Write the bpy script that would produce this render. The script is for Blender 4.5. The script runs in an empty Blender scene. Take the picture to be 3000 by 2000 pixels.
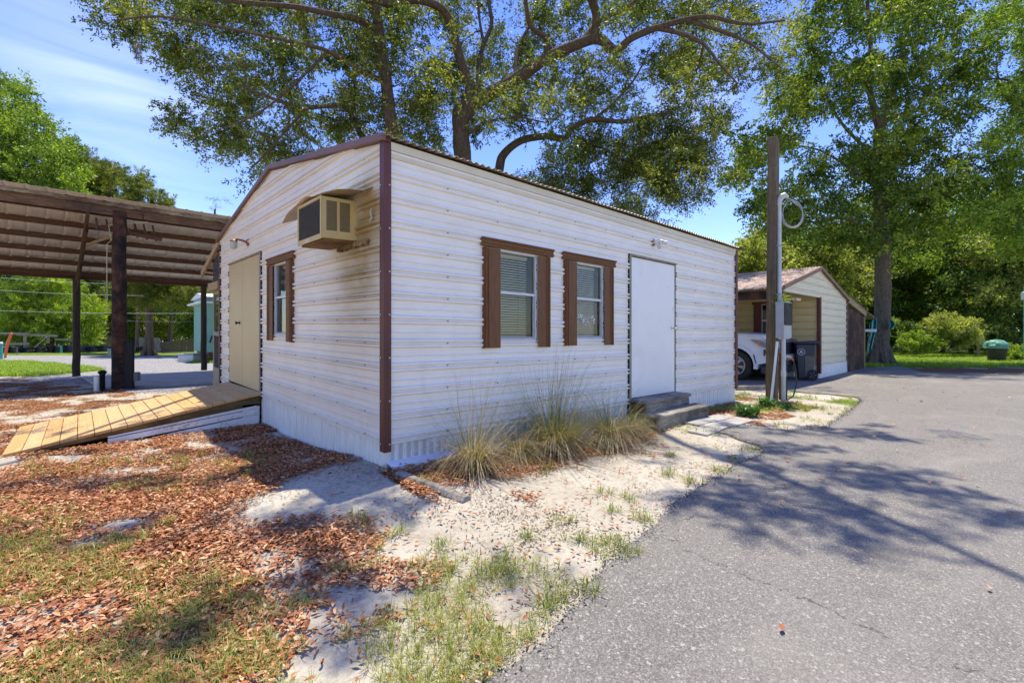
import bpy, bmesh, math, random
import numpy as np
from mathutils import Vector, Matrix, noise, geometry
R_ = math.radians
SC = bpy.context.scene
COL = SC.collection
rng = np.random.default_rng(7); random.seed(7)

# ------------------------------------------------------------------ camera
F, CX, HY = 1372.6, 1500.0, 975.0
RT = np.array([.7348, -.6783, 0.]); FW = np.array([.6783, .7348, 0.]); CP = np.array([-1.881, -3.594, 1.127])
cd = bpy.data.cameras.new('camera'); cam = bpy.data.objects.new('camera', cd); COL.objects.link(cam)
cam.location = CP; cam.rotation_euler = (R_(90), 0, -math.atan2(.6783, .7348))
cd.lens = 36 * F / 3000; cd.sensor_width = 36; cd.shift_y = -25 / 3000; cd.clip_end = 2000; cd.clip_start = .05
SC.camera = cam

# ------------------------------------------------------------------ world, sun, exposure
SUN = Vector((.2, .12, 1)).normalized()
W = bpy.data.worlds.new('World'); SC.world = W; W.use_nodes = True
nt = W.node_tree; N = nt.nodes; Lk = nt.links; N.clear()
def wn(t, **k):
    n = N.new(t)
    for a, b in k.items(): setattr(n, a, b)
    return n
sky = wn('ShaderNodeTexSky', sky_type='NISHITA', sun_disc=False, sun_elevation=math.asin(SUN.z),
         sun_rotation=math.atan2(SUN.x, SUN.y), air_density=1.1, dust_density=.25, ozone_density=4.0, altitude=100)
hs = wn('ShaderNodeHueSaturation'); hs.inputs['Saturation'].default_value = 1.22; hs.inputs['Hue'].default_value = .523; hs.inputs['Value'].default_value = .88
Lk.new(sky.outputs[0], hs.inputs['Color'])
tc = wn('ShaderNodeTexCoord')
sep = wn('ShaderNodeSeparateXYZ'); Lk.new(tc.outputs['Generated'], sep.inputs[0])
def wmath(op, a, b=None, c=None, clamp=False):
    n = wn('ShaderNodeMath', operation=op, use_clamp=clamp)
    for i, v in enumerate((a, b, c)):
        if v is None: continue
        if isinstance(v, (int, float)): n.inputs[i].default_value = v
        else: Lk.new(v, n.inputs[i])
    return n.outputs[0]
zz = wmath('MAXIMUM', sep.outputs[2], .05)
px_ = wmath('DIVIDE', sep.outputs[0], wmath('ADD', zz, .12)); py_ = wmath('DIVIDE', sep.outputs[1], wmath('ADD', zz, .12))
cmb = wn('ShaderNodeCombineXYZ'); Lk.new(px_, cmb.inputs[0]); Lk.new(py_, cmb.inputs[1])
mp = wn('ShaderNodeMapping'); mp.inputs['Rotation'].default_value = (0, 0, R_(38)); mp.inputs['Scale'].default_value = (.5, .85, 1)
Lk.new(cmb.outputs[0], mp.inputs[0])
nz = wn('ShaderNodeTexNoise'); nz.inputs['Scale'].default_value = 1.5; nz.inputs['Detail'].default_value = 7; nz.inputs['Roughness'].default_value = .5; nz.inputs['Distortion'].default_value = .7
Lk.new(mp.outputs[0], nz.inputs['Vector'])
cm = wmath('MULTIPLY', wmath('SUBTRACT', nz.outputs[0], .52), 3.2, clamp=True)
def skyblob(px, py, tight, gain):
    d = RT * ((px - CX) / F) + FW + np.array([0, 0, (HY - py) / F]); d /= np.linalg.norm(d)
    vn = wn('ShaderNodeVectorMath', operation='DOT_PRODUCT'); Lk.new(tc.outputs['Generated'], vn.inputs[0]); vn.inputs[1].default_value = tuple(d)
    return wmath('MULTIPLY', wmath('POWER', wmath('MAXIMUM', vn.outputs['Value'], 0.), tight), gain)
bl = wmath('ADD', skyblob(330, 260, 60, .2), skyblob(60, 180, 80, .06))
bl = wmath('ADD', bl, skyblob(2090, 320, 160, .2))
nz2 = wn('ShaderNodeTexNoise'); nz2.inputs['Scale'].default_value = 2.2; nz2.inputs['Detail'].default_value = 6; nz2.inputs['Distortion'].default_value = 1.0
Lk.new(mp.outputs[0], nz2.inputs['Vector'])
bl = wmath('MULTIPLY', bl, wmath('MULTIPLY', wmath('SUBTRACT', nz2.outputs[0], .33), 4., clamp=True))
cm = wmath('ADD', wmath('MULTIPLY', cm, .03), bl, clamp=True)
hor = wmath('MULTIPLY', wmath('POWER', wmath('SUBTRACT', 1., zz, clamp=True), 3.), .06)
cm = wmath('MAXIMUM', cm, hor)
mix = wn('ShaderNodeMix', data_type='RGBA'); Lk.new(cm, mix.inputs['Factor']); Lk.new(hs.outputs[0], mix.inputs['A']); mix.inputs['B'].default_value = (6.2, 6.5, 7.4, 1)
bg = wn('ShaderNodeBackground'); bg.inputs['Strength'].default_value = .125
out = wn('ShaderNodeOutputWorld'); Lk.new(mix.outputs['Result'], bg.inputs[0]); Lk.new(bg.outputs[0], out.inputs[0])
sl = bpy.data.lights.new('sun', 'SUN'); sl.energy = 2.9; sl.angle = R_(.55); sl.color = (1, .93, .79)
so = bpy.data.objects.new('sun', sl); COL.objects.link(so); so.rotation_euler = SUN.to_track_quat('Z', 'Y').to_euler(); so.location = (0, 0, 30)
SC.view_settings.view_transform = 'Standard'; SC.view_settings.look = 'None'; SC.view_settings.gamma = 1
SC.view_settings.exposure = 1.35; SC.view_settings.use_curve_mapping = False
SC.cycles.max_bounces = 7; SC.cycles.transparent_max_bounces = 12; SC.cycles.caustics_reflective = False; SC.cycles.caustics_refractive = False

# ------------------------------------------------------------------ places
def at(px, py, D):
    return CP + RT * ((px - CX) / F * D) + FW * D + np.array([0, 0, (HY - py) / F * D])
def cw(X, D, z=0.):                       # metres right of / in front of the camera
    p = CP + RT * X + FW * D; return np.array([p[0], p[1], z])
def gnd(px, py, z=-.165):
    D = (CP[2] - z) * F / (py - HY); return cw((px - CX) / F * D, D, z)
def terr(x, y):
    return (-.168 + .165 * math.exp(-(x*x + y*y) / 1.7) + .085 * math.exp(-((x - 4.2)**2 + (y + .1)**2) / 1.1)
            + .05 * math.exp(-((x - 1.8)**2 + (y + .3)**2) / 1.5) + .03 * math.exp(-((x)**2 + (y - 3.2)**2) / 2.) + .03 * math.exp(-((x - 7)**2 + (y)**2) / 1.5))
def fb(x, y, s, seed=0., o=3):
    return noise.fractal(Vector((x * s, y * s, seed)), 1., 2., o)

# ------------------------------------------------------------------ materials
def mat(name, build):
    m = bpy.data.materials.new(name); m.use_nodes = True; t = m.node_tree; t.nodes.clear()
    class G: pass
    g = G()
    def n(tp, **k):
        x = t.nodes.new(tp)
        for a, b in k.items(): setattr(x, a, b)
        return x
    def l(a, b): t.links.new(a, b)
    def mth(op, a, b=None, clamp=False):
        x = n('ShaderNodeMath', operation=op, use_clamp=clamp)
        for i, v in enumerate((a, b)):
            if v is None: continue
            if isinstance(v, (int, float)): x.inputs[i].default_value = v
            else: l(v, x.inputs[i])
        return x.outputs[0]
    def nz(scale, detail=4, rough=.55, dist=0., sc=None, coord='Object', out=0):
        c = n('ShaderNodeTexCoord').outputs[coord]
        if sc:
            mm = n('ShaderNodeMapping'); mm.inputs['Scale'].default_value = sc; l(c, mm.inputs[0]); c = mm.outputs[0]
        x = n('ShaderNodeTexNoise'); x.inputs['Scale'].default_value = scale; x.inputs['Detail'].default_value = detail
        x.inputs['Roughness'].default_value = rough; x.inputs['Distortion'].default_value = dist; l(c, x.inputs['Vector']); return x.outputs[out]
    def ramp(f, *st):
        r = n('ShaderNodeValToRGB'); e = r.color_ramp.elements
        while len(e) < len(st): e.new(.5)
        for i, (p, c) in enumerate(st): e[i].position = p; e[i].color = (*c, 1)
        l(f, r.inputs[0]); return r.outputs[0]
    def mx(f, a, b, bt='MIX'):
        x = n('ShaderNodeMix', data_type='RGBA', blend_type=bt)
        for i, v in (('Factor', f), ('A', a), ('B', b)):
            if isinstance(v, (int, float)): x.inputs[i].default_value = v
            elif isinstance(v, tuple): x.inputs[i].default_value = (*v, 1)
            else: l(v, x.inputs[i])
        return x.outputs['Result']
    def bump(h, st=.3, dist=.01):
        b = n('ShaderNodeBump'); b.inputs['Strength'].default_value = st; b.inputs['Distance'].default_value = dist; l(h, b.inputs['Height']); return b.outputs[0]
    def attr(nm, o='Fac'):
        a = n('ShaderNodeAttribute'); a.attribute_name = nm; return a.outputs[o]
    def prin(color, rough=.6, normal=None, metal=0., spec=.5, **k):
        p = n('ShaderNodeBsdfPrincipled')
        for nm, v in (('Base Color', color), ('Roughness', rough), ('Metallic', metal), ('Specular IOR Level', spec)):
            if isinstance(v, (int, float)): p.inputs[nm].default_value = v
            elif isinstance(v, tuple): p.inputs[nm].default_value = (*v, 1)
            else: l(v, p.inputs[nm])
        for a, b in k.items(): p.inputs[a].default_value = b
        if normal is not None: l(normal, p.inputs['Normal'])
        return p.outputs[0]
    o = n('ShaderNodeOutputMaterial')
    for nm, v in dict(n=n, l=l, mth=mth, nz=nz, ramp=ramp, mx=mx, bump=bump, attr=attr, prin=prin).items(): setattr(g, nm, v)
    s = build(g); l(s, o.inputs[0]); return m

def simple(name, c, rough=.6, var=.12, scale=6., metal=0., bst=.15, bs=60., spec=.5, stretch=None):
    def b(g):
        a = g.nz(scale, 5, .6, sc=stretch)
        lo = tuple(x * (1 - var) for x in c); hi = tuple(min(x * (1 + var), 1) for x in c)
        col = g.ramp(a, (.3, lo), (.7, hi))
        return g.prin(col, rough, g.bump(g.nz(bs, 3, sc=stretch), bst, .004), metal, spec)
    return mat(name, b)
def wood(name, c1, c2, rough=.75, ax=(1, 14, 14), bst=.5, dirt=.0, dirtc=(.03, .025, .02), sc=3.):
    def b(g):
        a = g.nz(sc, 6, .6, 1.2, sc=ax); f = g.nz(sc * 5, 4, .6, .3, sc=ax)
        col = g.ramp(a, (.3, c1), (.68, c2))
        col = g.mx(g.mth('MULTIPLY', g.mth('SUBTRACT', f, .45, clamp=True), 2.2), col, tuple(x * .45 for x in c1))
        if dirt: col = g.mx(g.mth('MULTIPLY', g.mth('SUBTRACT', g.nz(2.3, 6, .65), .5 - dirt * .2, clamp=True), dirt * 5, clamp=True), col, dirtc)
        return g.prin(col, rough, g.bump(g.mth('ADD', f, g.mth('MULTIPLY', a, .6)), bst, .006), spec=.25)
    return mat(name, b)
def leafmat(name, c1, c2, c3, tr=.35, rough=.45, up=1.9):
    c1, c2, c3 = [tuple(min(.75, x * up) for x in c) for c in (c1, c2, c3)]; tr = min(.5, tr * 1.25)
    def b(g):
        t = g.attr('tint'); col = g.ramp(t, (0., c1), (.55, c2), (1., c3))
        p = g.prin(col, rough, spec=.35)
        tl = g.n('ShaderNodeBsdfTranslucent'); g.l(g.mx(1., col, (1.15, 1.2, .5), 'MULTIPLY'), tl.inputs[0])
        m = g.n('ShaderNodeMixShader'); m.inputs[0].default_value = tr; g.l(p, m.inputs[1]); g.l(tl.outputs[0], m.inputs[2]); return m.outputs[0]
    return mat(name, b)

M = {}
def siding_b(base, stain=None, cream=None):
    def b(g):
        c = g.ramp(g.nz(2.2, 6, .62, .4, sc=(1, 1, 2)), (.3, tuple(x * .9 for x in base)), (.65, base))
        wx = g.mth('MULTIPLY', g.mth('SUBTRACT', g.nz(1.3, 7, .7, sc=(3.5, 3.5, .35)), .58, clamp=True), 1.6)
        c = g.mx(g.mth('MULTIPLY', wx, .5), c, (.45, .4, .3))
        sp = g.n('ShaderNodeSeparateXYZ'); g.l(g.n('ShaderNodeTexCoord').outputs['Object'], sp.inputs[0])
        if stain:
            # mildew and rust run-off with a fixed outline: a patch on the siding around y0, z0
            for (y0, z0, sy, sz, gain) in stain:
                ey = g.mth('POWER', g.mth('ABSOLUTE', g.mth('DIVIDE', g.mth('SUBTRACT', sp.outputs[1], y0), sy)), 2.)
                ez = g.mth('POWER', g.mth('ABSOLUTE', g.mth('DIVIDE', g.mth('SUBTRACT', sp.outputs[2], z0), sz)), 2.)
                e = g.mth('POWER', 2.718, g.mth('MULTIPLY', g.mth('ADD', ey, ez), -1.))
                e = g.mth('MULTIPLY', g.mth('MULTIPLY', e, gain), g.mth('ADD', g.mth('MULTIPLY', g.nz(3., 6, .6, sc=(1, 1, 2.5)), 1.6), .1), clamp=True)
                c = g.mx(e, c, (.33, .235, .09))
        # splash dirt along the foot of the wall
        ft = g.mth('MULTIPLY', g.mth('SUBTRACT', .75, sp.outputs[2], clamp=True), 1.1)
        c = g.mx(g.mth('MULTIPLY', ft, g.mth('SUBTRACT', g.nz(5, 6, .65), .35, clamp=True)), c, (.36, .31, .22))
        return g.prin(c, .42, g.bump(g.nz(180, 3, sc=(1, 1, .2)), .12, .002), spec=.4)
    return b
M['siding'] = mat('white_metal_siding', siding_b((.87, .82, .73)))
M['gable'] = mat('white_metal_siding_stained', siding_b((.83, .775, .65), stain=[(.5, 1.75, .45, .42, 1.0), (.3, 2.15, .34, .34, 1.3), (1.3, 3.1, 2.2, .35, .2), (.6, 1.2, .6, .5, .35)]))
M['cream'] = mat('cream_metal_siding', siding_b((.76, .69, .5)))
M['yellow'] = mat('tan_metal_siding', siding_b((.64, .52, .26)))
M['skirt'] = simple('white_skirting', (.76, .74, .68), .5, .14, 3, bst=.1, stretch=(6, 6, .6))
M['ledge'] = simple('white_flashing', (.75, .76, .8), .4, .06, 4)
M['redtrim'] = simple('dark_red_trim', (.1, .024, .016), .5, .4, 2.5, bst=.05, stretch=(3, 3, .6))
M['rust'] = simple('faded_red_rake', (.17, .08, .045), .5, .25, 1.2, bst=.05, stretch=(1, 1, 1))
M['fascia'] = simple('cream_fascia', (.66, .59, .42), .5, .1, 2)
M['shutter'] = wood('brown_painted_shutter', (.14, .06, .022), (.22, .1, .038), .55, (14, 14, 1), .25)
M['alum'] = simple('white_aluminium', (.62, .62, .6), .35, .08, 5, metal=.0)
M['alumdirty'] = simple('dull_aluminium', (.35, .36, .33), .45, .15, 8)
M['door_w'] = mat('white_door_paint', lambda g: g.prin(g.mx(g.mth('MULTIPLY', g.mth('SUBTRACT', g.nz(2.2, 7, .65, .6), .5, clamp=True), .9), g.ramp(g.nz(.9, 3), (.3, (.8, .765, .7)), (.7, (.86, .83, .765))), (.5, .45, .36)), .38, g.bump(g.nz(7, 3), .08, .004)))
M['door_t'] = simple('tan_door_paint', (.54, .42, .21), .45, .05, 1.5, bst=.03)
M['frame_t'] = wood('weathered_door_frame', (.24, .22, .15), (.4, .38, .28), .7, (12, 12, 1), .4)
M['seal'] = simple('black_gap', (.012, .012, .014), .8)
M['chrome'] = simple('chrome', (.6, .6, .6), .18, .05, 4, metal=1., bst=0)
M['blackmetal'] = simple('black_metal', (.02, .02, .02), .4, .2, 9)
M['brass'] = simple('rusted_brass', (.25, .1, .04), .5, .4, 20, metal=.3)
M['screw'] = simple('grey_screw', (.2, .2, .2), .5)
M['screwl'] = simple('pale_screw', (.6, .58, .52), .5)
M['room'] = simple('dark_room', (.04, .04, .035), .9)
M['blind'] = simple('ivory_blind', (.8, .77, .55), .6, .08, 4, bst=.02)
M['blindw'] = simple('white_blind', (.8, .8, .72), .6, .08, 4, bst=.02)
M['ac'] = simple('yellowed_beige_casing', (.58, .44, .17), .5, .14, 2.5, bst=.06)
M['acdark'] = simple('dark_coil', (.05, .045, .035), .7, .5, 25, bst=.6, bs=160, stretch=(1, 1, 4))
M['rot'] = wood('rotten_wood', (.2, .12, .05), (.45, .3, .13), .9, (3, 3, 6), 1., .5)
M['awn'] = simple('bent_tin_awning', (.5, .42, .27), .5, .2, 4)
M['redwood'] = wood('stained_purlin', (.07, .034, .02), (.16, .08, .045), .8, (1, 10, 10), .4)
M['logred'] = wood('red_brown_log', (.07, .03, .018), (.24, .1, .05), .85, (7, 7, 1.2), .9, .8, (.015, .012, .01))
M['logdark'] = wood('dark_log', (.04, .026, .018), (.09, .06, .042), .85, (9, 9, 1), .7)
M['fasciaw'] = wood('weathered_fascia_board', (.1, .05, .028), (.26, .15, .085), .85, (1, 1, 9), .9, .5, (.05, .04, .03))
M['lam'] = wood('flaking_grey_board', (.2, .17, .13), (.5, .44, .33), .9, (1, 1, 6), 1.2, .7, (.1, .06, .04), 7)
M['black'] = wood('creosote_board', (.012, .012, .013), (.03, .028, .026), .8, (12, 12, 1), .5)
def pine_b(g):
    a = g.nz(3., 6, .6, 1.6, sc=(9, .8, 9)); f = g.nz(14, 4, .6, .3, sc=(9, .8, 9))
    col = g.ramp(a, (.3, (.46, .25, .085)), (.66, (.64, .39, .15)))
    v = g.attr('tint'); col = g.mx(g.mth('MULTIPLY', v, .4), col, (.6, .47, .27))
    col = g.mx(g.mth('MULTIPLY', g.mth('SUBTRACT', f, .5, clamp=True), 2.), col, (.2, .1, .04))
    k = g.n('ShaderNodeTexVoronoi'); k.inputs['Scale'].default_value = 7.; mm = g.n('ShaderNodeMapping'); mm.inputs['Scale'].default_value = (2.2, 1, 1)
    g.l(g.n('ShaderNodeTexCoord').outputs['Object'], mm.inputs[0]); g.l(mm.outputs[0], k.inputs['Vector'])
    col = g.mx(g.mth('MULTIPLY', g.mth('LESS_THAN', k.outputs['Distance'], .085), .75), col, (.1, .045, .02))
    col = g.mx(g.mth('MULTIPLY', g.mth('SUBTRACT', g.nz(2.5, 6, .7), .55, clamp=True), 1.8), col, (.12, .09, .06))
    return g.prin(col, .7, g.bump(f, .4, .004), spec=.25)
M['pine'] = mat('new_pine_decking', pine_b)
M['stringer'] = wood('ramp_stringer', (.12, .07, .025), (.3, .2, .085), .8, (1, 12, 12), .6, .6, (.03, .04, .02))
M['vinyl'] = mat('mildewed_vinyl', lambda g: g.prin(g.mx(g.mth('MULTIPLY', g.mth('SUBTRACT', g.nz(11, 8, .75, 1.), .52, clamp=True), 5., clamp=True), (.72, .73, .74), (.17, .15, .1)), .45))
M['greywood'] = wood('grey_weathered_timber', (.2, .175, .14), (.46, .41, .34), .9, (1.3, 12, 12), 1., .55, (.015, .013, .011))
M['greyfence'] = wood('grey_picket', (.17, .14, .11), (.4, .34, .28), .9, (12, 12, 1), .5)
M['brownfence'] = wood('brown_picket', (.08, .06, .035), (.2, .16, .1), .9, (12, 12, 1), .5)
M['pole'] = wood('utility_timber', (.085, .06, .035), (.24, .18, .11), .85, (12, 12, .7), .8, .4, (.05, .055, .03))
M['pvc'] = simple('grey_pvc_algae', (.5, .52, .48), .45, .2, 3, bst=.05, stretch=(2, 2, 1))
M['pvcw'] = simple('white_pvc', (.68, .68, .63), .4, .1, 3)
M['box'] = simple('galvanised_box', (.36, .375, .39), .5, .12, 3, metal=.05, stretch=(2, 2, 1))
M['blackplastic'] = simple('black_plastic_sheet', (.015, .015, .014), .6, .5, 8, bst=.6, bs=22, spec=.2)
M['cable'] = simple('grey_cable', (.32, .32, .33), .5)
M['blackcable'] = simple('black_cable', (.02, .02, .02), .5)
M['cord'] = simple('yellow_cord', (.5, .42, .2), .6)
def rusty(name, base, rustc, amt):
    def b(g):
        c = g.ramp(g.nz(2.5, 7, .65), (.3, tuple(x * .75 for x in base)), (.7, base))
        c = g.mx(g.mth('MULTIPLY', g.mth('SUBTRACT', g.nz(6, 8, .72, .5), .62 - amt * .25, clamp=True), 5., clamp=True), c, rustc)
        return g.prin(c, .5, g.bump(g.nz(40), .2, .004), .25)
    return mat(name, b)
M['roofh'] = rusty('weathered_house_roof', (.4, .34, .25), (.22, .15, .09), .6)
M['roofs'] = rusty('rusty_shed_roof', (.62, .5, .4), (.22, .095, .045), .75)
M['roofu'] = rusty('pale_carport_sheet', (.85, .76, .62), (.6, .46, .3), .25)
M['glass'] = mat('window_glass', lambda g: g.prin((.75, .82, .78), .04, spec=.5, **{'Transmission Weight': .9, 'IOR': 1.3, 'Alpha': 1.}))
def glassb(g):
    tr = g.n('ShaderNodeBsdfTransparent'); tr.inputs[0].default_value = (.93, .94, .9, 1)
    gl = g.n('ShaderNodeBsdfGlossy'); gl.inputs['Roughness'].default_value = .03
    fr = g.n('ShaderNodeFresnel'); fr.inputs[0].default_value = 1.5
    m = g.n('ShaderNodeMixShader'); g.l(g.mth('MULTIPLY', fr.outputs[0], 1.1, clamp=True), m.inputs[0]); g.l(tr.outputs[0], m.inputs[1]); g.l(gl.outputs[0], m.inputs[2]); return m.outputs[0]
M['pane'] = mat('pane_glass', glassb)
def screenb(g):
    tr = g.n('ShaderNodeBsdfTransparent'); m = g.n('ShaderNodeMixShader'); m.inputs[0].default_value = .72
    g.l(tr.outputs[0], m.inputs[1]); g.l(g.prin((.035, .035, .03), .8), m.inputs[2]); return m.outputs[0]
M['screen'] = mat('insect_screen', screenb)
M['jar'] = mat('ribbed_lamp_glass', lambda g: g.prin((.62, .66, .5), .25, **{'Transmission Weight': .35}))
M['bulb'] = mat('clear_bulb', lambda g: g.prin((.8, .8, .75), .1, **{'Transmission Weight': .7}))
def barkb(c1, c2, lich):
    def b(g):
        a = g.nz(5, 7, .7, .8, sc=(3, 3, .8)); c = g.ramp(a, (.3, c1), (.7, c2))
        c = g.mx(g.mth('MULTIPLY', g.mth('SUBTRACT', g.nz(9, 6, .7), .58, clamp=True), lich), c, (.3, .31, .25))
        return g.prin(c, .9, g.bump(a, 1., .05), spec=.15)
    return b
M['bark'] = mat('oak_bark', barkb((.05, .036, .022), (.16, .12, .08), 3.))
M['bark2'] = mat('mottled_bark', barkb((.07, .055, .04), (.2, .16, .115), 6.))
M['barkc'] = mat('cedar_bark', barkb((.1, .065, .04), (.25, .17, .115), 1.))
M['oakleaf'] = leafmat('oak_leaves', (.018, .03, .006), (.058, .075, .013), (.165, .165, .03), .4, up=2.3)
M['hickleaf'] = leafmat('broad_leaves', (.014, .036, .005), (.062, .094, .01), (.175, .2, .03), .42, up=2.2)
M['brightleaf'] = leafmat('bright_leaves', (.035, .07, .008), (.105, .16, .018), (.23, .29, .04), .4, up=1.8)
M['cedarleaf'] = leafmat('cedar_sprays', (.02, .035, .006), (.075, .09, .015), (.18, .18, .03), .35, up=2.2)
M['limeleaf'] = leafmat('lime_cedar_sprays', (.05, .08, .008), (.16, .23, .022), (.34, .42, .05), .35, up=2.)
M['forestleaf'] = leafmat('forest_leaves', (.01, .022, .005), (.04, .068, .013), (.14, .17, .035), .4, up=2.8)
M['paleleaf'] = leafmat('pale_leaves', (.06, .08, .015), (.17, .19, .045), (.33, .34, .09), .4)
M['moss'] = leafmat('hanging_moss', (.05, .05, .03), (.11, .11, .075), (.2, .2, .14), .2, up=1.3)
M['grassb'] = leafmat('grass_blades', (.07, .1, .015), (.2, .23, .04), (.42, .38, .14), .3, up=1.3)
M['lawnb'] = leafmat('lawn_blades', (.1, .17, .015), (.22, .31, .03), (.36, .45, .07), .35, up=1.3)
M['strawb'] = leafmat('bunch_grass', (.075, .09, .03), (.2, .17, .075), (.42, .34, .19), .25, up=1.25)
M['thatch'] = leafmat('dead_thatch', (.05, .03, .015), (.17, .115, .06), (.36, .27, .16), .15, up=1.3)
M['lily'] = leafmat('strap_leaves', (.015, .05, .01), (.05, .13, .025), (.18, .3, .09), .3, .3, up=1.3)
M['litter'] = leafmat('fallen_leaves', (.085, .03, .012), (.29, .1, .035), (.52, .32, .17), .12, .55, up=1.45)

def ground_b(g):
    li = g.attr('litter'); gr = g.attr('green'); gv = g.attr('gravel')
    a = g.nz(1.1, 8, .65, .5); f = g.nz(26, 7, .75, .2); s = g.nz(170, 3, .7)
    sand = g.ramp(a, (.3, (.38, .335, .255)), (.7, (.53, .49, .395)))
    sand = g.mx(g.mth('MULTIPLY', g.mth('SUBTRACT', f, .48, clamp=True), 3.4, clamp=True), sand, (.2, .15, .1))
    sand = g.mx(g.mth('MULTIPLY', g.mth('SUBTRACT', s, .56, clamp=True), 3., clamp=True), sand, (.13, .1, .07))
    mul = g.ramp(g.nz(45, 5, .7, .6), (.3, (.06, .028, .014)), (.5, (.17, .075, .03)), (.72, (.36, .21, .12)))
    k = g.mth('MULTIPLY', g.mth('SUBTRACT', g.mth('ADD', li, g.mth('MULTIPLY', g.mth('SUBTRACT', g.nz(14, 6, .7), .5), 1.6)), .42), 4., clamp=True)
    c = g.mx(k, sand, mul)
    grn = g.ramp(g.nz(30, 5, .7), (.3, (.06, .1, .012)), (.7, (.2, .27, .04)))
    k2 = g.mth('MULTIPLY', g.mth('SUBTRACT', g.mth('ADD', gr, g.mth('MULTIPLY', g.mth('SUBTRACT', g.nz(9, 6, .7), .5), 1.3)), .5), 3.5, clamp=True)
    c = g.mx(k2, c, grn)
    v = g.n('ShaderNodeTexVoronoi'); v.inputs['Scale'].default_value = 38; g.l(g.n('ShaderNodeTexCoord').outputs['Object'], v.inputs['Vector'])
    grv = g.ramp(v.outputs['Color'], (.1, (.13, .125, .12)), (.8, (.36, .345, .33)))
    c = g.mx(g.mth('MULTIPLY', g.mth('SUBTRACT', gv, .35, clamp=True), 4., clamp=True), c, grv)
    h = g.mth('ADD', g.mth('MULTIPLY', f, .7), g.mth('ADD', g.mth('MULTIPLY', s, .25), g.mth('MULTIPLY', g.nz(5, 5), 1.5)))
    return g.prin(c, .95, g.bump(h, .7, .02), spec=.1)
M['ground'] = mat('sandy_ground', ground_b)
def asph_b(g):
    v = g.n('ShaderNodeTexVoronoi'); v.inputs['Scale'].default_value = 170; g.l(g.n('ShaderNodeTexCoord').outputs['Object'], v.inputs['Vector'])
    v2 = g.n('ShaderNodeTexVoronoi'); v2.inputs['Scale'].default_value = 95; g.l(g.n('ShaderNodeTexCoord').outputs['Object'], v2.inputs['Vector'])
    sc = g.n('ShaderNodeSeparateColor'); g.l(v.outputs['Color'], sc.inputs[0]); s2 = g.n('ShaderNodeSeparateColor'); g.l(v2.outputs['Color'], s2.inputs[0])
    c = g.ramp(sc.outputs[0], (.0, (.115, .104, .088)), (.5, (.18, .165, .142)), (.85, (.235, .217, .188)), (1., (.34, .318, .28)))
    c = g.mx(g.mth('MULTIPLY', g.mth('GREATER_THAN', s2.outputs[1], .965), .6), c, (.46, .43, .38))
    big = g.nz(.7, 6, .6, .6); c = g.mx(g.mth('MULTIPLY', g.mth('SUBTRACT', big, .42, clamp=True), 1.4), c, (.25, .23, .2))
    c = g.mx(g.mth('MULTIPLY', g.mth('SUBTRACT', g.nz(2.7, 8, .7), .56, clamp=True), 2.4, clamp=True), c, (.1, .09, .078))
    c = g.mx(g.mth('MULTIPLY', g.mth('SUBTRACT', g.nz(.35, 5, .6, 1.2, sc=(1, 2.2, 1)), .52, clamp=True), 2.2, clamp=True), c, (.31, .285, .24))
    # hairline cracks
    w = g.n('ShaderNodeTexVoronoi', feature='DISTANCE_TO_EDGE'); w.inputs['Scale'].default_value = .33
    mm = g.n('ShaderNodeMapping'); mm.inputs['Location'].default_value = (.9, .35, 0); d = g.n('ShaderNodeVectorMath', operation='ADD')
    g.l(g.n('ShaderNodeTexCoord').outputs['Object'], mm.inputs[0]); sv = g.n('ShaderNodeVectorMath', operation='SCALE'); sv.inputs['Scale'].default_value = .35
    g.l(g.nz(2.2, 6, .7, out=1), sv.inputs[0]); g.l(mm.outputs[0], d.inputs[0]); g.l(sv.outputs[0], d.inputs[1]); g.l(d.outputs[0], w.inputs['Vector'])
    ck = g.mth('MULTIPLY', g.mth('LESS_THAN', w.outputs['Distance'], .0013), g.mth('GREATER_THAN', g.nz(1.6, 3), .5))
    c = g.mx(g.mth('MULTIPLY', ck, .7), c, (.05, .045, .04))
    h = g.mth('SUBTRACT', 1., v.outputs['Distance'])
    return g.prin(c, .85, g.bump(g.mth('ADD', h, g.mth('MULTIPLY', g.nz(60, 3), .4)), .65, .008), spec=.3)
M['asphalt'] = mat('worn_asphalt', asph_b)
M['conc'] = simple('concrete', (.4, .37, .31), .85, .2, 3, bst=.4)
M['paver'] = simple('grey_paver', (.34, .32, .28), .85, .2, 5, bst=.4)
M['truckw'] = simple('white_car_paint', (.78, .8, .83), .22, .02, 2, bst=0)
M['truckb'] = simple('grey_bumper_plastic', (.045, .05, .06), .5, .1, 6)
M['tyre'] = simple('tyre_rubber', (.03, .027, .024), .75, .3, 9)
M['rim'] = simple('alloy', (.55, .55, .56), .3, .05, 5, metal=.7)
M['darkglass'] = simple('tinted_glass', (.01, .012, .014), .05, 0, bst=0)
M['lampglass'] = simple('headlight_glass', (.18, .2, .24), .08, .5, 18, bst=0, spec=.8)
M['amber'] = simple('amber_reflector', (.7, .16, .02), .25)
M['bin'] = simple('navy_bin_plastic', (.018, .024, .042), .45, .2, 5)
M['bingrey'] = simple('grey_bin_panel', (.09, .09, .09), .5, .2, 9)
M['decal'] = simple('white_decal', (.55, .57, .6), .5)
M['canp'] = simple('black_can_plastic', (.025, .024, .024), .5, .3, 5)
M['bag'] = simple('green_bag', (.12, .3, .2), .3, .35, 7, bst=.9, bs=14)
M['ply'] = wood('weathered_plywood', (.08, .035, .018), (.25, .13, .065), .85, (1, 1, 10), .7, .8, (.04, .02, .015))
M['lumber'] = wood('tan_lumber', (.33, .23, .11), (.52, .38, .2), .8, (1, 8, 8), .4)
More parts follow.
